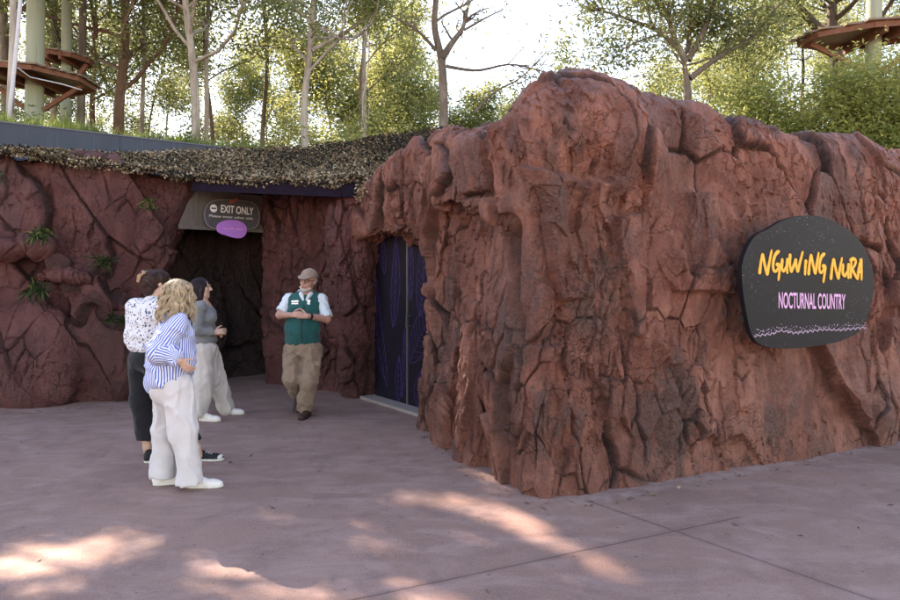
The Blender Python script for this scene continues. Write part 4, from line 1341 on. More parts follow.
o = make('grass', np.concatenate(Vs), [i_ + np.array([[0, 1, 2, 3]]), i_ + np.array([[3, 2, 4]])], MGRASS, attrs={'rnd': np.concatenate(As)}, smooth=False)
tag(o, 'feathery green grasses along the top of the parapet', 'grass', kind='stuff')
Rs = np.random.default_rng(9)
shr = ((20, 14, .9, LEAF_DRK), (60, 15.5, .9, LEAF_DRK), (150, 17, .7, LEAF_EUC), (175, 15, .5, LEAF_EUC), (225, 16, .55, LEAF_YEL), (250, 18, .8, LEAF_YEL), (275, 16, .6, LEAF_YEL), (335, 18, 1.5, LEAF_YEL),
                                     (365, 20, 1.7, LEAF_YEL), (395, 18, 1.5, LEAF_YEL), (425, 17, 1.1, LEAF_YEL), (465, 18, 1.2, LEAF_YEL), (490, 17, .9, LEAF_YEL), (515, 19, 1.3, LEAF_EUC))
for k, (px, Y, h_, mt) in enumerate(shr):
    c = pt(px, 100, Y); base = np.array([c[0], Y, bz(c[0], Y) - .1])
    tips = base + np.array([0, 0, h_ * .6]) + Rs.normal(0, 1, (90, 3)) * np.array([.45, .4, .32]) * max(.6, h_)
    t_ = thing('shrub', base, f"{ {id(LEAF_DRK): 'dark green', id(LEAF_EUC): 'olive green', id(LEAF_YEL): 'yellow green'}[id(mt)]} shrub behind the net, {ORD[sorted(q_[0] for q_ in shr if q_[3] is mt).index(px)]} of its colour from the left", 'shrub', f'{kinds[id(mt)]} shrubs on the bank')
    b = MB()
    for q_ in tips[::4]: b.tube(np.array([base, (base + q_) / 2 + Rs.normal(0, .06, 3), q_]), [.018, .010, .005], 4, caps=False)
    b.build('stem', BARK_GRY, t_, smooth=True)
    V, Q, a = leaves(tips, 26, .14, .11, 400 + k, .0)
    make('foliage', V, Q, mt, t_, smooth=False, attrs={'rnd': a})

# ------------------------------------------------------------------ tree top platforms, ropes
MPOLE = N('treated_pole'); p = MPOLE.geo()
c = MPOLE.mix(MPOLE.noise(MPOLE.map(p, (4, 4, .25)), 6, 6, .65), (.17, .21, .155), (.34, .36, .27))
c = MPOLE.mix(MPOLE.ramp(MPOLE.noise(MPOLE.map(p, (9, 9, .2)), 5, 4), [(.6, 0.0), (.7, .6)]), c, (.09, .09, .06))
MPOLE = MPOLE.done(MPOLE.bsdf(c, .8))
m = N('weathered_decking'); p = m.geo()
c = m.mix(m.noise(m.map(p, (1, 1, 1)), 4, 6, .7), (.12, .085, .062), (.27, .20, .15))
MDECK = m.done(m.bsdf(c, .75, m.bump(m.noise(p, 40, 4), .3, .01)))
MTIM = simple('dark_red_timber', (.16, .065, .038), .75, .25, 14)


def platform(label, px, Y, zdeck, R_, rp, top, rot=0.0, tilt=0.0, z0=3.4, flat=1.0):
    x = (px - CX) / F * Y; t_ = thing('climbing_platform', (x, Y, z0), label, 'platform')
    b = MB(); zz = np.linspace(z0 - .2, top, 9)
    b.tube(np.stack([x + .02 * np.sin(zz), Y + zz * 0, zz], 1), np.linspace(rp * 1.06, rp * .9, 9), 16); b.build('pole', MPOLE, t_, smooth=True)
    oct_ = np.array([[math.cos(a), math.sin(a)] for a in (np.arange(8) + .5) * math.pi / 4 + rot]) * R_ * np.array([1, flat])
    b = MB(); wpl = .145
    for k, s in enumerate(np.arange(-R_, R_, wpl)):
        sm = s + wpl / 2
        # clip plank to the octagon
        xs_ = []
        for q_ in range(8):
            a_, c_ = oct_[q_], oct_[(q_ + 1) % 8]
            if (a_[1] - sm) * (c_[1] - sm) < 0: xs_.append(a_[0] + (sm - a_[1]) / (c_[1] - a_[1]) * (c_[0] - a_[0]))
        if len(xs_) == 2:
            lo_, hi_ = min(xs_), max(xs_)
            b.bar((x + lo_ - .03 * (k % 3), Y + sm, zdeck + tilt * lo_), (x + hi_ + .03 * (k % 2), Y + sm, zdeck + tilt * hi_), wpl - .015, .035)
    b.build('deck', MDECK, t_)
    for q_ in range(8):
        a_, c_ = oct_[q_] * .93, oct_[(q_ + 1) % 8] * .93
        b = MB(); b.bar((x + a_[0], Y + a_[1], zdeck - .075 + tilt * a_[0]), (x + c_[0], Y + c_[1], zdeck - .075 + tilt * c_[0]), .04, .10); b.build('rim_joist', MTIM, t_)
    for sx in (-1, 1):
        b = MB(); b.bar((x + sx * (rp + .04), Y - R_ * .9 * flat, zdeck - .12 + tilt * sx * rp), (x + sx * (rp + .04), Y + R_ * .9 * flat, zdeck - .12 + tilt * sx * rp), .06, .2); b.build('bearer', MTIM, t_)
        b = MB(); b.bar((x + sx * R_ * .8, Y, zdeck - .14 + tilt * sx * R_ * .8), (x + sx * rp, Y, zdeck - .75), .07, .09); b.build('brace', MTIM, t_)
    return t_


platform('near wooden climbing platform on a thick greenish pole at left', 35, 15.5, 5.95, 1.30, .185, 12.5, .1, -.07)
platform('smaller farther wooden platform on a pale green pole', 66, 17.6, 7.02, 0.66, .125, 11.5, .3, -.10)
platform('wooden platform on a pale green pole at the upper right', 874, 13.0, 6.10, 1.48, .135, 11, .1, .08, 1.4, .5)
MROPE = simple('pale_rope', (.46, .46, .48), .8, .2, 60)
MCAB = simple('dark_cable', (.05, .045, .04), .6)
b = MB(); b.tube(np.array([pt(8, 128, 12.6), pt(12, 90, 12.7), pt(15, 62, 12.8), pt(18, 30, 12.9), pt(22, -20, 13.0)]), .035, 8)
o = b.build('climbing_rope', MROPE, smooth=True); tag(o, 'thick pale rope hanging past the near platform', 'rope')
b = MB(); b.tube(np.array([pt(18, 68, 13.2), pt(30, 77, 14), pt(62, 84, 14.2), pt(82, 90, 14.4)]), .014, 6)
o = b.build('handline_rope', MROPE, smooth=True); tag(o, 'thin pale rope looped along the edge of the near platform', 'rope')
b = MB(); b.tube(np.array([pt(40, -30, 21), pt(48, 0, 21), pt(63, 52, 21.8)]), .06, 6)
o = b.build('support_cable', MCAB, smooth=True); tag(o, 'dark slanting strut running down to the farther platform', 'cable')
b = MB(); xs = np.linspace(-20, 330, 20); b.tube(np.array([pt(x, 25 + .13 * (x - 70) - .0001 * (x - 70) ** 2, 19.5) for x in xs]), .012, 5)
o = b.build('overhead_cable', MCAB, smooth=True); tag(o, 'thin overhead cable strung between the trees at left', 'cable')

# dry leaves blown against the foot of the rock and over the paving
Rl = np.random.default_rng(31); b = MB()
foot = np.array([(4.3, 6.75), (3.0, 6.05), (1.9, 5.5), (1.1, 5.1), (.6, 4.95), (.25, 5.7), (0, 6.5), (-.4, 7.5)])
for k in range(230):
    if k < 110:
        s = Rl.random() * 6.99; q_ = foot[int(s)] + (foot[int(s) + 1] - foot[int(s)]) * (s % 1) + Rl.normal(0, .05, 2) - np.array([.0, .05])
    elif k < 150: q_ = np.array([Rl.uniform(-6.5, -3.9), Rl.uniform(8.0, 8.6)])
    else: q_ = np.array([Rl.uniform(-4.5, 4.5), Rl.uniform(3.2, 8)])
    a = Rl.uniform(0, 6.28); d = np.array([math.cos(a), math.sin(a), Rl.normal(0, .15)]); sd_ = np.array([-math.sin(a), math.cos(a), Rl.normal(0, .3)])
    l = Rl.uniform(.015, .035); w_ = l * Rl.uniform(.14, .3); c0 = np.array([*q_, .008])
    b.add([c0 - d * l, c0 + sd_ * w_ + [0, 0, .004], c0 + d * l, c0 - sd_ * w_], np.array([[0, 1, 2], [0, 2, 3]]), Rl.random())
m = N('dry_leaf'); c = m.ramp(m.attr('rnd').outputs['Fac'], [(0, (.05, .028, .02)), (.6, (.13, .08, .05)), (1, (.28, .20, .12))])
o = b.build('leaf_litter', m.done(m.bsdf(c, .7)), attr='rnd'); tag(o, 'scattered dry leaves on the paving and at the foot of the rock', 'leaves', kind='stuff')
# ------------------------------------------------------------------ people
def skin_mat(name, base):
    m = N(name); p = m.geo()
    c = m.mix(m.noise(p, 30, 4), tuple(x * .85 for x in base), tuple(min(1, x * 1.12) for x in base))
    c = m.mix(m.attr('lip').outputs['Fac'], c, (.36, .10, .09))
    c = m.mix(m.attr('brow').outputs['Fac'], c, (.05, .032, .022))
    c = m.mix(m.attr('eye').outputs['Fac'], c, (.04, .03, .03))
    return m.done(m.bsdf(c, .5, m.bump(m.noise(p, 120, 3), .1, .002), .4, Subsurface_Weight=.12, Subsurface_Radius=(.02, .008, .004)))


def cloth_mat(name, col, var=.12, weave=160, rough=.85, bump=.25):
    m = N(name); p = m.geo()
    c = m.mix(m.noise(p, 9, 4), tuple(x * (1 - var) for x in col), tuple(min(1, x * (1 + var)) for x in col))
    h = m.math('ADD', m.noise(p, 28, 4), m.math('MULTIPLY', m.noise(p, weave, 2), .3))
    return m.done(m.bsdf(c, rough, m.bump(h, bump, .012), .2, Sheen_Weight=.15))


def hair_mat(name, a, b_):
    m = N(name); p = m.geo()
    r = m.attr('rnd').outputs['Fac']
    k = m.math('ADD', m.math('MULTIPLY', r, .95), m.math('MULTIPLY', m.math('SUBTRACT', m.noise(m.map(p, (1, 1, .2)), 80, 4), .5), .5))
    return m.done(m.bsdf(m.mix(k, a, b_), .42, m.bump(m.noise(m.map(p, (1, 1, .15)), 140, 3), .5, .006), .22))


SKIN_A = skin_mat('skin_fair', (.50, .30, .22))
SKIN_B = skin_mat('skin_ruddy', (.46, .24, .18))
m = N('striped_cotton'); u = m.n('SeparateXYZ', Vector=m.attr('cloth').outputs['Vector']).outputs[0]
st = m.n('Math', {'operation': 'FRACT'}, i0=m.math('DIVIDE', u, .019)).outputs[0]
stm = m.n('MapRange', {'interpolation_type': 'SMOOTHSTEP'}, Value=m.math('ABSOLUTE', m.math('SUBTRACT', st, .5)), i1=.19, i2=.29, i3=1.0, i4=0.0).outputs[0]
c = m.mix(stm, (.64, .66, .72), (.075, .135, .46))
STRIPE = m.done(m.bsdf(c, .8, m.bump(m.noise(m.geo(), 30, 4), .25, .01), .2))
m = N('spotted_chiffon'); p = m.geo()
vv = m.n('TexVoronoi', {'feature': 'F1'}, Vector=p, Scale=44.0)
k = m.math('LESS_THAN', vv.outputs['Distance'], m.math('ADD', .22, m.math('MULTIPLY', m.n('SeparateColor', Color=vv.outputs['Color']).outputs[0], .2)))
SPOT = m.done(m.bsdf(m.mix(k, (.62, .62, .66), (.06, .065, .10)), .8, m.bump(m.noise(p, 26, 4), .3, .012), .2))
WHITE_T = cloth_mat('white_cotton_trousers', (.54, .51, .51), .05)
CREAM_T = cloth_mat('cream_cotton_trousers', (.48, .44, .41), .05)
BLACK_T = cloth_mat('black_trousers', (.010, .010, .013), .2)
KHAKI = cloth_mat('khaki_drill', (.235, .165, .120), .12)
TEAL = cloth_mat('teal_fleece', (.006, .082, .080), .15, 90)
PALE_SH = cloth_mat('pale_blue_shirt', (.56, .62, .66), .05)
GREY_K = cloth_mat('grey_knit', (.175, .18, .185), .1, 120)
CAPM = cloth_mat('tan_cap', (.26, .18, .14), .12)
SHOE_W = simple('white_canvas', (.66, .62, .58), .7, .08, 40)
SOLE_W = simple('white_rubber', (.58, .55, .50), .6, .1, 30)
SHOE_B = simple('black_canvas', (.012, .012, .016), .7, .2, 40)
BOOT = simple('brown_leather', (.055, .030, .022), .55, .25, 30)
SOLE_D = simple('dark_rubber', (.02, .016, .014), .7)
GLASS_F = simple('dark_frame', (.03, .018, .015), .35)
HAIR_BL = hair_mat('blonde_hair', (.10, .060, .034), (.70, .54, .36))
HAIR_DK = hair_mat('dark_hair', (.010, .007, .010), (.035, .020, .026))
HAIR_BR = hair_mat('brown_hair', (.014, .008, .008), (.060, .028, .022))
BEARD = hair_mat('grey_white_beard', (.40, .34, .31), (.66, .60, .56))


def axes(f, u=(0, 0, 1)):
    f = nrm(f); u = np.array(u, float); u = nrm(u - f * (u @ f)); r = np.cross(f, u)
    return np.array([r, f, u])


def head(S, C, f, u=(0, 0, 1), s=1.0):
    A = axes(f, u); C = np.array(C, float)
    L = lambda x, y, z: C + s * (x * A[0] + y * A[1] + z * A[2])
    S.ell(L(0, -.012, .030), np.array([.074, .094, .084]) * s, A, .02)
    S.ell(L(0, .030, -.035), np.array([.060, .062, .072]) * s, A, .03)
    S.cap(L(-.03, .040, -.085), L(.03, .040, -.085), .026 * s, k=.03)
    S.ell(L(0, .072, -.098), np.array([.022, .018, .018]) * s, A, .02)
    for x in (-1, 1):
        S.ell(L(x * .040, .058, -.022), np.array([.022, .022, .022]) * s, A, .02)      # cheek
        S.ell(L(x * .032, .096, .012), np.array([.017, .016, .012]) * s, A, .012, '-')  # eye socket
        S.ell(L(x * .032, .078, .011), np.array([.013, .013, .011]) * s, A, .004)       # eye
        S.ell(L(x * .077, -.008, -.005), np.array([.010, .020, .032]) * s, A, .008)     # ear
        S.cap(L(x * .014, .092, .034), L(x * .046, .082, .034), .009 * s, k=.012)       # brow ridge
    S.cap(L(0, .088, .020), L(0, .112, -.022), .009 * s, .013 * s, k=.012)              # nose
    for x in (-1, 1): S.ell(L(x * .011, .098, -.026), np.array([.009, .011, .008]) * s, A, .008)
    S.cap(L(-.020, .083, -.058), L(.020, .083, -.058), .008 * s, k=.006)
    S.cap(L(-.016, .083, -.070), L(.016, .083, -.070), .009 * s, k=.006)
    S.cap(L(-.024, .094, -.064), L(.024, .094, -.064), .003 * s, k=.004, op='-')
    return L, A


def face_attrs(V, C, A, s=1.0):
    q = (V - np.array(C)) @ A.T / s
    lip = ((np.abs(q[:, 0]) < .024) & (np.abs(q[:, 2] + .064) < .014) & (q[:, 1] > .066)).astype(f32)
    ax_ = np.abs(q[:, 0])
    brow = ((ax_ > .012) & (ax_ < .046) & (np.abs(q[:, 2] - .038) < .004) & (q[:, 1] > .06)).astype(f32)
    eye = ((np.abs(ax_ - .032) < .013) & (np.abs(q[:, 2] - .011) < .0045) & (q[:, 1] > .068)).astype(f32)
    return {'lip': lip, 'brow': brow, 'eye': eye}


def hand(S, w_, d, n, side, curl=.5, s=1.0):
    """palm, four fingers and a thumb; d towards the fingers, n out of the palm, side = direction of the thumb"""
    d = nrm(d); n = nrm(np.array(n) - d * (np.array(n) @ d)); t = nrm(np.array(side) - d * (np.array(side) @ d) - n * (np.array(side) @ n))
    w_ = np.array(w_, float)
    for k, x in enumerate((.027, .009, -.009, -.026)):
        S.cap(w_ + t * x * .6 * s + d * .012 * s, w_ + d * (.078 - .006 * (k == 3)) * s + t * x * s, .014 * s, .011 * s, .010)
    for k, (x, l) in enumerate(((.028, .072), (.0095, .082), (-.0095, .076), (-.027, .060))):
        p = w_ + d * .082 * s + t * x * s; a = curl * (.5 + .12 * k)
        for j, fr in enumerate((.45, .32, .25)):
            v = d * math.cos(a) + n * math.sin(a) + t * (.05 * (1.2 - k))
            q = p + v * l * fr * s
            S.cap(p, q, (.0092 - .001 * j) * s, (.0085 - .001 * j) * s, .003); p = q; a += curl * .9
    p = w_ + d * .022 * s + t * .022 * s
    for j, (l, a) in enumerate(((.042, .95), (.030, .55), (.024, .25))):
        v = nrm(d * math.cos(a) + t * math.sin(a) + n * .35); q = p + v * l * s
        S.cap(p, q, (.012 - .0015 * j) * s, (.0105 - .0015 * j) * s, .006); p = q


def folds(a, fx=14, fz=9, off=0.0, fine=.35):
    """creases: sharp-backed diagonal ridges over a soft swell"""
    def fn(P):
        Wp = P + .03 * vecnoise(P * 5, off)
        q1 = Wp.copy(); q1[:, 2] += .55 * Wp[:, 0] + .35 * Wp[:, 1]
        q2 = Wp.copy(); q2[:, 2] -= .60 * Wp[:, 0] - .30 * Wp[:, 1]
        sc = np.array([fx, fx, fz], f32)
        n1 = (1 - np.abs(vnoise(q1 * sc, off))) ** 2; n2 = (1 - np.abs(vnoise(q2 * sc * np.array([.7, .7, 1.5], f32), off + 7))) ** 2.5
        w_ = .5 + .5 * sstep(-.3, .4, vnoise(P * 4.5, off + 13))
        return -a * (n1 - .4) - a * .7 * w_ * (n2 - .35) + a * fine * .3 * vnoise(P * 28, off + 5)
    return fn


def strands(C, A, n, top, rx, ry, length, wave, seed, face=.9, thick=.0035, flare=1.0, back=0.0, curl=22, locks=46):
    """hairs gathered in locks: each leaves the crown, hugs the skull and falls"""
    R = np.random.default_rng(seed); b = MB()
    lock = [(R.uniform(-math.pi, math.pi), R.uniform(.68, 1.08), R.uniform(0, 6.28), R.uniform(0, 6.28), R.uniform(.9, 1.14), R.uniform(.25, .75)) for _ in range(locks)]
    for _ in range(n):
        a0, l0, p1, p2, f0, c0 = lock[R.integers(locks)]
        a = a0 + R.normal(0, .09)
        ln = length * l0 * R.uniform(.86, 1.05)
        if abs((a + math.pi) % (2 * math.pi) - math.pi) < face: ln = min(ln, .05 + .06 * R.random())
        t = np.linspace(0, 1, 22); s = t * (ln + .14)
        ph = np.minimum(s / .15, 1) * (math.pi / 2)              # over the dome, then straight down
        rad_ = np.sin(ph); z = top * np.cos(ph) - np.maximum(0, s - .15)
        g_ = np.clip((s - .12) / .2, 0, 1)
        fl = 1 + (flare * f0 - 1) * g_ + R.normal(0, .035)
        aa = a + (a0 - a) * .6 * t                               # hairs of a lock draw together at the tip
        am = np.clip(s / .12, 0, 1)
        w1 = wave * np.sin(s * curl + p1 + R.normal(0, .3)) * am; w2 = wave * np.cos(s * curl * .9 + p2 + R.normal(0, .3)) * am
        X = np.sin(aa) * rx * rad_ * fl + w1; Y = np.cos(aa) * ry * rad_ * fl + w2 - back * np.clip(s - .1, 0, 1)
        P = C + X[:, None] * A[0] + Y[:, None] * A[1] + z[:, None] * A[2]
        b.tube(P, thick * (1.1 - .8 * t) * R.uniform(.7, 1.3), 5, np.clip(c0 + R.normal(0, .16) + .25 * (t - .3), 0, 1), caps=False)
    return b


def shoe(parent, heel, d, L, mu, ms, high=.06, toe_white=None):
    d = nrm(d); h = np.array(heel, float); A = axes(d)
    S = Sdf(); S.ell(h + d * .26 * L + A[2] * .040, [.040, .30 * L, .050], A, .02); S.ell(h + d * .66 * L + A[2] * .028, [.046, .34 * L, .036], A, .03)
    S.cap(h + d * .17 * L + A[2] * .04, h + d * .15 * L + A[2] * high, .038, .040, .02)
    S.cut(h + A[2] * .012, -A[2], .004)
    V, Q = S.mesh(.006, folds(.002, 30, 30)); o = make('shoe', V, Q, mu, parent)
    S = Sdf(); S.ell(h + d * .24 * L + A[2] * .012, [.043, .27 * L, .03], A, .02); S.ell(h + d * .66 * L + A[2] * .012, [.051, .36 * L, .03], A, .03)
    S.cut(h + A[2] * .0, -A[2], .004); S.cut(h + A[2] * .024, A[2], .004)
    V, Q = S.mesh(.006); make('sole', V, Q, ms, o)
    if toe_white is not None:
        S = Sdf(); S.ell(h + d * .88 * L + A[2] * .030, [.042, .11 * L, .024], A, .01); V, Q = S.mesh(.006); make('toe_cap', V, Q, toe_white, o)
        b = MB()
        for k in range(4):
            c0 = h + d * (.45 + .08 * k) * L + A[2] * (.078 - .008 * k); b.bar(c0 - A[0] * .022, c0 + A[0] * .022, .008, .006)
        b.build('lace', toe_white, o)
    return o


def snap(V, px, py, r=2.0):
    """front-most point of a surface seen near a picture position"""
    x = CX + F * V[:, 0] / V[:, 1]; y = HY + F * (CZ - V[:, 2]) / V[:, 1]
    m = (np.abs(x - px) < r) & (np.abs(y - py) < r)
    return V[m][np.argmin(V[m][:, 1])]


def body(parent, S, skin, C, A, s=1.0, res=.0065):
    V, Q = S.mesh(res); V = relax(V, Q, 1, .4)
    return make('body', V, Q, skin, parent, attrs=face_attrs(V, C, A, s))


# ---- the guide
Yg = 8.0; G = lambda x, y, d=0.0: pt(x, y, Yg + d)
t_ = thing('person', (G(303, 417)[0], Yg, 0), 'man in teal vest, tan cap and khaki trousers walking with hands clasped', 'person')
hc = G(308.3, 280.5, -.04); hf, hu = (-.26, -.96, -.04), (.16, 0, 1); s_ = 1.06
S = Sdf(); L, A = head(S, hc, hf, hu, s_)
S.cap(G(306, 297), hc + np.array([0, .02, -.05]), .062, .058)
S.ell(G(304.5, 310), [.165, .10, .17], k=.06); S.ell(G(302.5, 328, -.02), [.17, .12, .15], k=.06); S.ell(G(302.5, 347), [.15, .10, .10], k=.05)
LS, LE, LW = G(289.5, 299, .02), G(279.8, 315, -.06), G(291.5, 315, -.27)
RS, RE, RW_ = G(321, 299, .02), G(327, 319, -.05), G(307.5, 316, -.27)
for a_, e_, w_ in ((LS, LE, LW), (RS, RE, RW_)):
    S.cap(a_, e_, .055, .046, .04); S.cap(e_, w_, .045, .029, .02)
hips = [(G(294, 352), G(290.5, 378, -.06), G(297, 395, .36)), (G(311, 352), G(309, 381, -.04), G(305.5, 408, .05))]
for a_, k_, n_ in hips: S.path([a_, k_, n_], [.085, .058, .04], .03)
hand(S, LW, (.9, -.35, .10), (.1, .8, -.3), (0, -.2, 1), .9); hand(S, RW_, (-.95, -.25, .10), (0, .8, -.2), (0, -.2, 1), .8)
body(t_, S, SKIN_B, hc, A, s_)
V_ = Sdf(); V_.ell(G(304.8, 309), [.205, .14, .185], k=.06); V_.ell(G(302.5, 328, -.03), [.205, .165, .17], k=.07); V_.ell(G(302.5, 340), [.20, .145, .10], k=.05)
V_.cap(G(305.5, 298, .02), G(292, 299, .02), .062, .062, .05); V_.cap(G(305.5, 298, .02), G(318.5, 299, .02), .062, .062, .05)
V_.cap(G(300, 296, .0), G(311.5, 296, .0), .058, .058, .03)
V_.cut(G(302, 344.5), (0, 0, -1), .01)
V_.cap(G(304, 287, -.10), G(303, 300, -.19), .045, .018, .02, '-')
V, Q = V_.mesh(.008, folds(.012, 9, 11, 3.0)); vest = make('vest', V, Q, TEAL, t_); VV = V
S = Sdf(); S.ell(G(304.8, 308.5), [.19, .130, .175], k=.05); S.cap(G(305.5, 297.5, .02), G(294, 299, .02), .056, .056, .05); S.cap(G(305.5, 297.5, .02), G(317, 299, .02), .056, .056, .05); S.cap(G(304.8, 286, -.10), G(304.2, 295.5, -.15), .040, .012, .01, '-')
Vs_, Qs_ = S.mesh(.008); make('shirt', Vs_, Qs_, PALE_SH, t_)
b = MB(); zp = [snap(V, 303 - .02 * q, y, 1.6) + np.array([0, -.006, 0]) for q, y in enumerate(np.linspace(303, 343, 14))]; b.tube(np.array(zp), .005, 5); b.build('zip', GLASS_F, vest)
b = MB()
for k, (x0, x1, y) in enumerate(((289.6, 297, 299.4), (290, 296.6, 301.9))):
    q_ = [snap(VV, x, y) + np.array([0, -.008, 0]) for x in np.linspace(x0, x1, 6)]; b.ribbon(q_, .022 if k == 0 else .016, (0, -1, .1), t=.002)
b.build('chest_emblem', MWH, vest)
b = MB(); c0 = snap(VV, 310, 300.5) + np.array([0, -.008, 0])
b.prism([c0 + np.array([x, 0, z]) * .026 for x, z in ((-1, .6), (-.3, 1.2), (.8, 1), (1, .1), (.5, -.2), (.9, -.9), (-.1, -1.2), (-.7, -.8), (-.2, -.1))], (0, -.003, 0)); b.build('chest_emblem', MWH, vest)
for a_, e_, f_ in ((LS, LE, .80), (RS, RE, .92)):
    S = Sdf(); S.ell(a_, [.066, .066, .062], k=.04); S.cap(a_, a_ + (e_ - a_) * f_, .062, .070, .03)
    S.cut(a_ + (e_ - a_) * f_, e_ - a_, .008)
    V, Q = S.mesh(.007, folds(.009, 16, 16, 9.0)); make('sleeve', V, Q, PALE_SH, t_)
S = Sdf(); S.cap(G(301.5, 294, -.045), G(303.2, 300, -.125), .03, .012, .02); S.cap(G(310.5, 294, -.045), G(306.5, 300, -.125), .03, .012, .02); S.cap(G(301, 293.5, .02), G(311, 293.5, .02), .05, .05, .03); V, Q = S.mesh(.006); make('collar', V, Q, PALE_SH, t_)
S = Sdf()
S.ell(G(302.3, 347), [.195, .14, .12], k=.05)
S.path([hips[0][0] + [-.01, 0, 0], hips[0][1], hips[0][2]], [.105, .088, .068], .04); S.path([hips[1][0] + [.01, 0, 0], hips[1][1], hips[1][2]], [.115, .092, .080], .04)
S.box(G(316.6, 369, -.02), [.018, .075, .085], axes((.15, 1, 0)), .015, .01)
S.cap(G(305.2, 403, .04), G(305.2, 408, .05), .084, .088, .02); S.cap(G(308, 393, .0), G(304, 399, .01), .085, .083, .02)
V, Q = S.mesh(.008, folds(.022, 10, 8, 5.0, .3)); V = relax(V, Q, 1); tr = make('trousers', V, Q, KHAKI, t_)
b = MB(); b.box(G(316.2, 363.5, -.10), [.040, .006, .024], axes((.15, 1, 0))); b.build('pocket_flap', KHAKI, tr)
shoe(t_, (G(306.5, 415)[0] + .01, Yg + .10, 0), (-.12, -1, 0), .31, BOOT, SOLE_D, .09)
S_d = nrm((.1, -.75, -.7)); shoe(t_, hips[0][2] + np.array([0, .07, -.03]), S_d, .29, BOOT, SOLE_D, .08)
# cap, glasses, beard, watch
S = Sdf(); S.ell(L(0, -.014, .050), np.array([.086, .103, .082]) * s_, A, .01); S.cut(L(0, 0, .036), -A[2] + .12 * A[1], .006)
S.ell(L(0, .10, .045), np.array([.070, .075, .010]) * s_, axes(A[1] - .28 * A[2], A[2]), .012)
V, Q = S.mesh(.006, folds(.003, 30, 30)); make('cap', V, Q, CAPM, t_)
b = MB(); th = np.linspace(0, 2 * math.pi, 14)
for x in (-1, 1):
    b.tube(np.array([L(x * .034 + .024 * math.cos(a), .100, .008 + .017 * math.sin(a)) for a in th]), .0035, 5); b.tube(np.array([L(x * .058, .098, .012), L(x * .078, .05, .014), L(x * .080, -.02, .012)]), .003, 5)
b.bar(L(-.012, .104, .012), L(.012, .104, .012), .005); b.build('glasses', GLASS_F, t_)
S = Sdf(); S.cap(L(-.054, .045, -.078), L(-.02, .072, -.100), .016, .017, .02); S.cap(L(.054, .045, -.078), L(.02, .072, -.100), .016, .017, .02); S.ell(L(0, .080, -.102), [.026, .020, .020], A, .02); S.cap(L(-.024, .094, -.047), L(.024, .094, -.047), .006, k=.008)
V, Q = S.mesh(.005, folds(.004, 60, 60)); make('beard', V, Q, BEARD, t_)
S = Sdf(); S.ell(L(0, -.045, .0), np.array([.080, .072, .06]) * s_, A, .01); V, Q = S.mesh(.006, folds(.004, 50, 40)); make('hair', V, Q, BEARD, t_)
q_ = RE + (RW_ - RE) * .86; dv = nrm(RW_ - RE); b = MB(); b.tube(np.array([q_ - dv * .014, q_ + dv * .014]), .036, 14); b.build('watch', GLASS_F, t_)

# ---- blonde woman in the striped shirt
Yb_ = 5.42; G = lambda x, y, d=0.0: pt(x, y, Yb_ + d)
t_ = thing('person', (G(182, 488)[0], Yb_, 0), 'woman with wavy blonde hair, blue striped shirt and white trousers', 'person')
f_ = nrm((.9, .43, 0)); A0 = axes(f_); hf = (.50, .86, .02); hc = G(179.5, 295.5, .02)
S = Sdf(); L, A = head(S, hc, hf, (0, 0, 1), .98)
S.cap(G(176, 316), hc - [0, 0, .06], .055, .05); S.ell(G(174, 335), [.165, .11, .19], A0, .05); S.ell(G(172, 360), [.15, .115, .16], A0, .05); S.ell(G(172, 382), [.165, .125, .12], A0, .05)
RS, RE, RW_ = G(177.5, 325, -.15), G(157.5, 351, -.22), G(179.5, 360.5, -.235); LS, LE, LW = G(169, 325, .16), G(174, 349, .20), G(178, 366, .15)
for a_, e_, w_ in ((RS, RE, RW_), (LS, LE, LW)): S.cap(a_, e_, .052, .044, .04); S.cap(e_, w_, .043, .028, .02)
hand(S, RW_, (.62, .30, -.72), (-.2, 1, .1), (.7, 0, .6), .30, .86); hand(S, LW, (.1, -.1, -.95), (0, -1, 0), (1, 0, 0), .4, .8)
hp = [(G(177, 388, -.07), G(184, 432, -.07), G(189, 474, -.05)), (G(168, 388, .08), G(165, 432, .09), G(162, 473, .07))]
for q_ in hp: S.path(q_, [.085, .058, .038], .03)
body(t_, S, SKIN_A, hc, A, .98)
S = Sdf(); ua, ub = G(172, 400), G(174, 310)
def U(r=.17): S.p[-1] = S.p[-1][:5] + ((ua, ub, r),)
S.ell(G(174, 334), [.195, .135, .16], A0, .06); U(); S.ell(G(172.5, 352, .0), [.20, .165, .17], A0, .07); U(); S.ell(G(171, 368, .01), [.19, .165, .12], A0, .06); U(); S.ell(G(169, 380, .0), [.185, .165, .10], A0, .05); U()
S.cap(G(175, 319), RS + [0, 0, .005], .06, .068, .05); U(); S.cap(G(175, 319), LS + [0, 0, .005], .06, .068, .05); U()
S.cap(G(162, 358, -.06), G(154, 388, -.05), .095, .045, .06); U(); S.cap(G(170, 364, -.10), G(160, 389, -.10), .085, .04, .05); U(); S.cap(G(180, 362, -.06), G(176, 374, -.10), .08, .05, .05); U()
S.cap(RS, RE, .074, .082, .05); S.cap(RE + [.01, 0, 0], G(174.5, 356, -.245), .082, .054, .04); S.cap(LS, LE, .075, .08, .05); S.cap(LE, G(177, 360, .17), .075, .055, .04)
S.cap(G(172, 350.5, -.25), G(174.5, 361, -.25), .034, .034, .02)
S.cut(G(190, 374), nrm(np.array([.42, 0, -.92])), .01)
V, Q, Ua = S.mesh(.0075, folds(.022, 7, 8, 7.0, .3), uv=True)
V = relax(V, Q, 1, .3); sh = make('shirt', V, Q, STRIPE, t_, attrs={'cloth': Ua})
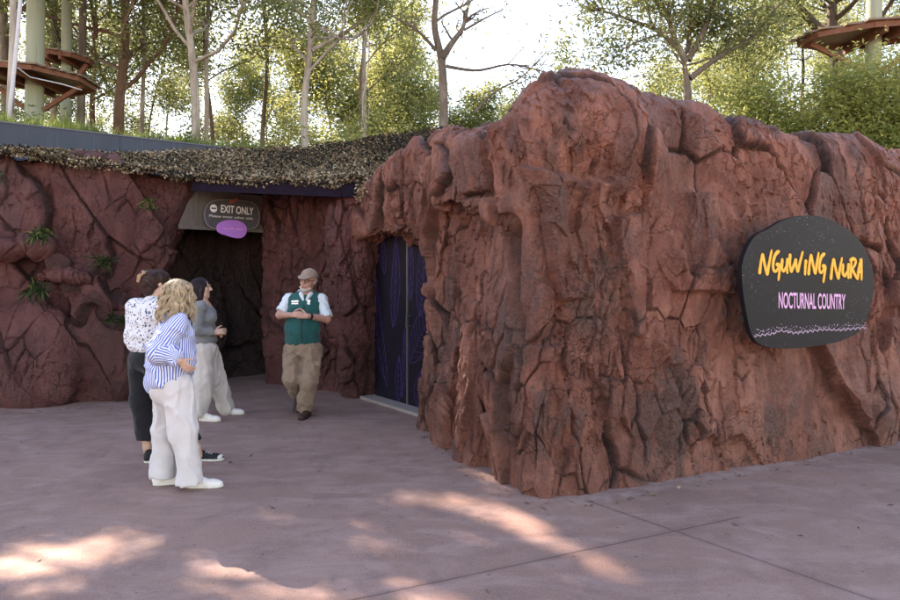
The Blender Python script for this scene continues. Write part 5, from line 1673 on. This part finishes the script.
S = Sdf(); S.cap(G(171, 317.5, .05), G(180, 317.5, -.07), .042, .042, .03); S.cap(G(180, 316, -.06), G(184, 322, -.05), .03, .018, .02); V, Q, Ua = S.mesh(.006, uv=True); make('collar', V, Q, STRIPE, sh, attrs={'cloth': Ua[:, [1, 0, 2]]})
S = Sdf(); S.ell(G(172.5, 386), [.178, .155, .16], A0, .05)
S.path(hp[0], [.114, .098, .092], .03); S.path(hp[1], [.110, .096, .090], .03)
S.cap(hp[0][2], G(190, 480, -.05), .092, .096, .02); S.cap(hp[1][2], G(163, 479, .07), .090, .092, .02)
S.cut(G(180, 480.5), (0, 0, -1), .008)
V, Q = S.mesh(.0085, folds(.024, 9, 4.2, 2.0, .2)); V = relax(V, Q, 1); make('trousers', V, Q, WHITE_T, t_)
shoe(t_, gp(187, 487.5) + [0, .0, 0], (1, .05, 0), .275, SHOE_W, SOLE_W, .07); shoe(t_, gp(153.5, 485.5), (.93, .36, 0), .27, SHOE_W, SOLE_W, .07)
S = Sdf(); S.ell(L(0, -.022, .030), [.092, .108, .096], A, .02); S.ell(L(0, -.055, -.06), [.090, .060, .10], A, .05); S.ell(L(-.05, -.02, -.06), [.04, .06, .09], A, .04); S.ell(L(.055, -.02, -.06), [.04, .06, .09], A, .04)
S.ell(L(0, .11, -.02), [.05, .05, .09], A, .03, '-')
V, Q = S.mesh(.006, folds(.016, 16, 9, 4.0, .5)); hr = make('hair', V, Q, HAIR_BL, t_, attrs={'rnd': rng.random(len(V)) * .25})
strands(L(0, -.02, .02), A, 1900, .108, .099, .112, .235, .014, 3, .75, .0030, 1.30, .08, 62, 60).build('hair_strands', HAIR_BL, hr, True, 'rnd')

# ---- woman in the spotted blouse
Ys = 6.13; G = lambda x, y, d=0.0: pt(x, y, Ys + d)
t_ = thing('person', (G(160, 462)[0], Ys, 0), 'woman in a white spotted blouse and cropped black trousers with pinned brown hair', 'person')
A0 = axes((.62, .78, 0)); hf = (.82, .57, .0); hc = G(159, 283, .02)
S = Sdf(); L, A = head(S, hc, hf, (0, 0, 1), .98)
S.cap(G(154, 300), hc - [0, .0, .06], .054, .05); S.ell(G(149, 320), [.15, .10, .16], A0, .05); S.ell(G(147.5, 340), [.145, .11, .15], A0, .05); S.ell(G(147, 358), [.16, .12, .12], A0, .05)
LS, LE, LW = G(136.5, 309, .08), G(135, 336, .06), G(148, 344, .28); RS, RE, RW_ = G(162, 309, -.10), G(168, 335, -.06), G(182, 342, .12)
for a_, e_, w_ in ((RS, RE, RW_), (LS, LE, LW)): S.cap(a_, e_, .05, .042, .04); S.cap(e_, w_, .042, .027, .02)
hand(S, RW_, (.7, .7, 0), (-.7, .7, 0), (0, 0, 1), .5); hand(S, LW, (.8, .5, 0), (.5, -.8, 0), (0, 0, 1), .5)
hp = [(G(141, 362, .05), G(141, 402, .03), G(147, 447, .02)), (G(154, 362, -.03), G(172, 403, .0), G(197, 447, .02))]
for q_ in hp: S.path(q_, [.085, .055, .034], .03)
S.cap(hp[0][2], G(148.5, 457, .03), .034, .034, .02); S.cap(hp[1][2], G(199, 456, .02), .034, .034, .02)
body(t_, S, SKIN_A, hc, A, .98)
S = Sdf(); S.ell(G(149, 317), [.185, .13, .16], A0, .06); S.ell(G(147.5, 336), [.175, .14, .12], A0, .06); S.cut(G(147, 352), (0, 0, -1), .012); S.ell(G(147.5, 346), [.178, .145, .08], A0, .05)
S.cap(G(153, 302), RS, .058, .068, .05); S.cap(G(153, 302), LS, .058, .068, .05)
S.cap(LS, LE, .076, .082, .05); S.cap(LE, LE + (LW - LE) * .3, .08, .05, .04); S.cap(RS, RE, .074, .08, .05)
V, Q = S.mesh(.0075, folds(.018, 9, 9, 12.0)); make('blouse', V, Q, SPOT, t_)
S = Sdf(); S.ell(G(147, 358), [.172, .135, .13], A0, .05); S.path([hp[0][0], hp[0][1], G(146, 440, .02)], [.108, .088, .072], .03); S.path([hp[1][0], hp[1][1], G(193.5, 440, .02)], [.108, .088, .072], .03)
S.cut(G(150, 440.5), (0, 0, -1), .008)
V, Q = S.mesh(.0085, folds(.010, 9, 7, 15.0)); make('trousers', V, Q, BLACK_T, t_)
shoe(t_, gp(145.5, 463.5), (.42, .9, 0), .26, SHOE_B, SOLE_W, .075, SOLE_W); shoe(t_, gp(193, 460.5), (1, .0, 0), .27, SHOE_B, SOLE_W, .075, SOLE_W)
S = Sdf(); S.ell(L(0, -.020, .034), [.090, .108, .088], A, .02); S.ell(L(0, -.105, .02), [.082, .065, .092], A, .03); S.ell(L(0, -.085, -.055), [.065, .05, .06], A, .03)
S.ell(L(0, .115, -.03), [.06, .06, .085], A, .03, '-')
V, Q = S.mesh(.006, folds(.009, 14, 26, 8.0)); hr = make('hair', V, Q, HAIR_BR, t_, attrs={'rnd': rng.random(len(V))})
b = strands(L(0, -.02, .03), A, 500, .09, .093, .110, .02, .005, 12, 1.2, .0022, .95, .1, 20); b.build('hair_strands', HAIR_BR, hr, True, 'rnd')
MCLIP = simple('tortoise_clip', (.30, .17, .085), .4, .5, 60, .3)
S = Sdf()
for k in range(6):
    a = -.9 + k * .36
    S.path([L(.070 * math.sin(a), -.125, .092 + .012 * math.cos(a)), L(.072 * math.sin(a), -.165, .066), L(.055 * math.sin(a), -.176, .010)], [.008, .007, .004], .004)
S.path([L(-.065, -.130, .088), L(0, -.135, .103), L(.065, -.130, .088)], [.008, .011, .008], .006)
V, Q = S.mesh(.004); make('hair_clip', V, Q, MCLIP, hr)

# ---- woman in the grey top
Yk = 7.93; G = lambda x, y, d=0.0: pt(x, y, Yk + d)
t_ = thing('person', (G(212, 420)[0], Yk, 0), 'dark haired woman in a fitted grey top and cream trousers with joined hands', 'person')
A0 = axes((.97, -.10, 0)); hf = (.98, .12, .02); hc = G(201.3, 288, .0)
S = Sdf(); L, A = head(S, hc, hf, (-.02, 0, 1), 1.0)
S.cap(G(199.5, 304), hc - [0, .0, .06], .054, .05); S.ell(G(203, 314), [.165, .10, .17], A0, .05); S.ell(G(204, 332), [.14, .10, .14], A0, .05); S.ell(G(205.5, 351), [.165, .125, .12], A0, .05)
RS, RE, RW_ = G(200.5, 307, -.16), G(197, 330, -.20), G(214, 332.5, -.12); LS, LE, LW = G(202, 307, .16), G(203, 329, .20), G(216, 333, .02)
for a_, e_, w_ in ((RS, RE, RW_), (LS, LE, LW)): S.cap(a_, e_, .048, .04, .04); S.cap(e_, w_, .04, .027, .02)
hand(S, RW_, (.92, .3, .12), (0, .9, -.3), (-.1, .2, 1), .6); hand(S, LW, (.85, -.45, .05), (0, -.9, -.3), (0, 0, 1), .75)
hp = [(G(205, 352, -.07), G(202.5, 384, -.11), G(201, 411, -.14)), (G(208, 352, .08), G(216, 380, .12), G(225.5, 404, .20))]
for q_ in hp: S.path(q_, [.085, .055, .035], .03)
body(t_, S, SKIN_A, hc, A, 1.0)
S = Sdf(); S.ell(G(203.5, 315), [.178, .115, .14], A0, .05); S.ell(G(208.5, 318, -.07), [.075, .085, .075], A0, .05); S.ell(G(208.5, 318, .07), [.075, .085, .075], A0, .05); S.ell(G(204.5, 332), [.155, .125, .13], A0, .06)
S.ell(G(205, 340), [.165, .128, .07], A0, .05); S.cut(G(205, 344), (0.15, 0, -1), .01)
S.cap(G(200, 304.5), RS, .055, .058, .05); S.cap(G(200, 304.5), LS, .055, .058, .05)
for a_, e_, w_ in ((RS, RE, RW_), (LS, LE, LW)): S.cap(a_, e_, .060, .054, .04); S.cap(e_, e_ + (w_ - e_) * .85, .054, .038, .03)
V, Q = S.mesh(.0075, folds(.010, 11, 12, 18.0)); make('top', V, Q, GREY_K, t_)
S = Sdf(); S.ell(G(205.5, 350), [.172, .138, .13], A0, .05); S.path(hp[0], [.115, .098, .088], .03); S.path(hp[1], [.115, .098, .085], .03)
S.cap(hp[1][2], G(227, 408, .2), .086, .082, .02)
V, Q = S.mesh(.0085, folds(.028, 9, 4.5, 22.0)); V = relax(V, Q, 1); make('trousers', V, Q, CREAM_T, t_)
shoe(t_, (G(199.5, 421, -.14)[0], 7.79, 0), (.86, -.12, 0), .25, SHOE_W, SOLE_W, .07); shoe(t_, (G(221.5, 414, .2)[0], 8.14, 0), (1, -.03, 0), .265, SHOE_W, SOLE_W, .07)
S = Sdf(); S.ell(L(0, -.022, .030), [.086, .100, .088], A, .02); S.ell(L(0, -.055, -.07), [.088, .055, .12], A, .04); S.ell(L(.055, -.01, -.06), [.03, .05, .11], A, .03); S.ell(L(-.055, -.01, -.06), [.03, .05, .11], A, .03)
S.ell(L(0, .115, -.03), [.07, .06, .10], A, .02, '-')
V, Q = S.mesh(.006, folds(.005, 24, 8, 4.0)); hr = make('hair', V, Q, HAIR_DK, t_, attrs={'rnd': rng.random(len(V))})
strands(L(0, -.02, .02), A, 600, .100, .090, .104, .17, .004, 23, 1.05, .0026, 1.0, .12, 12).build('hair_strands', HAIR_DK, hr, True, 'rnd')
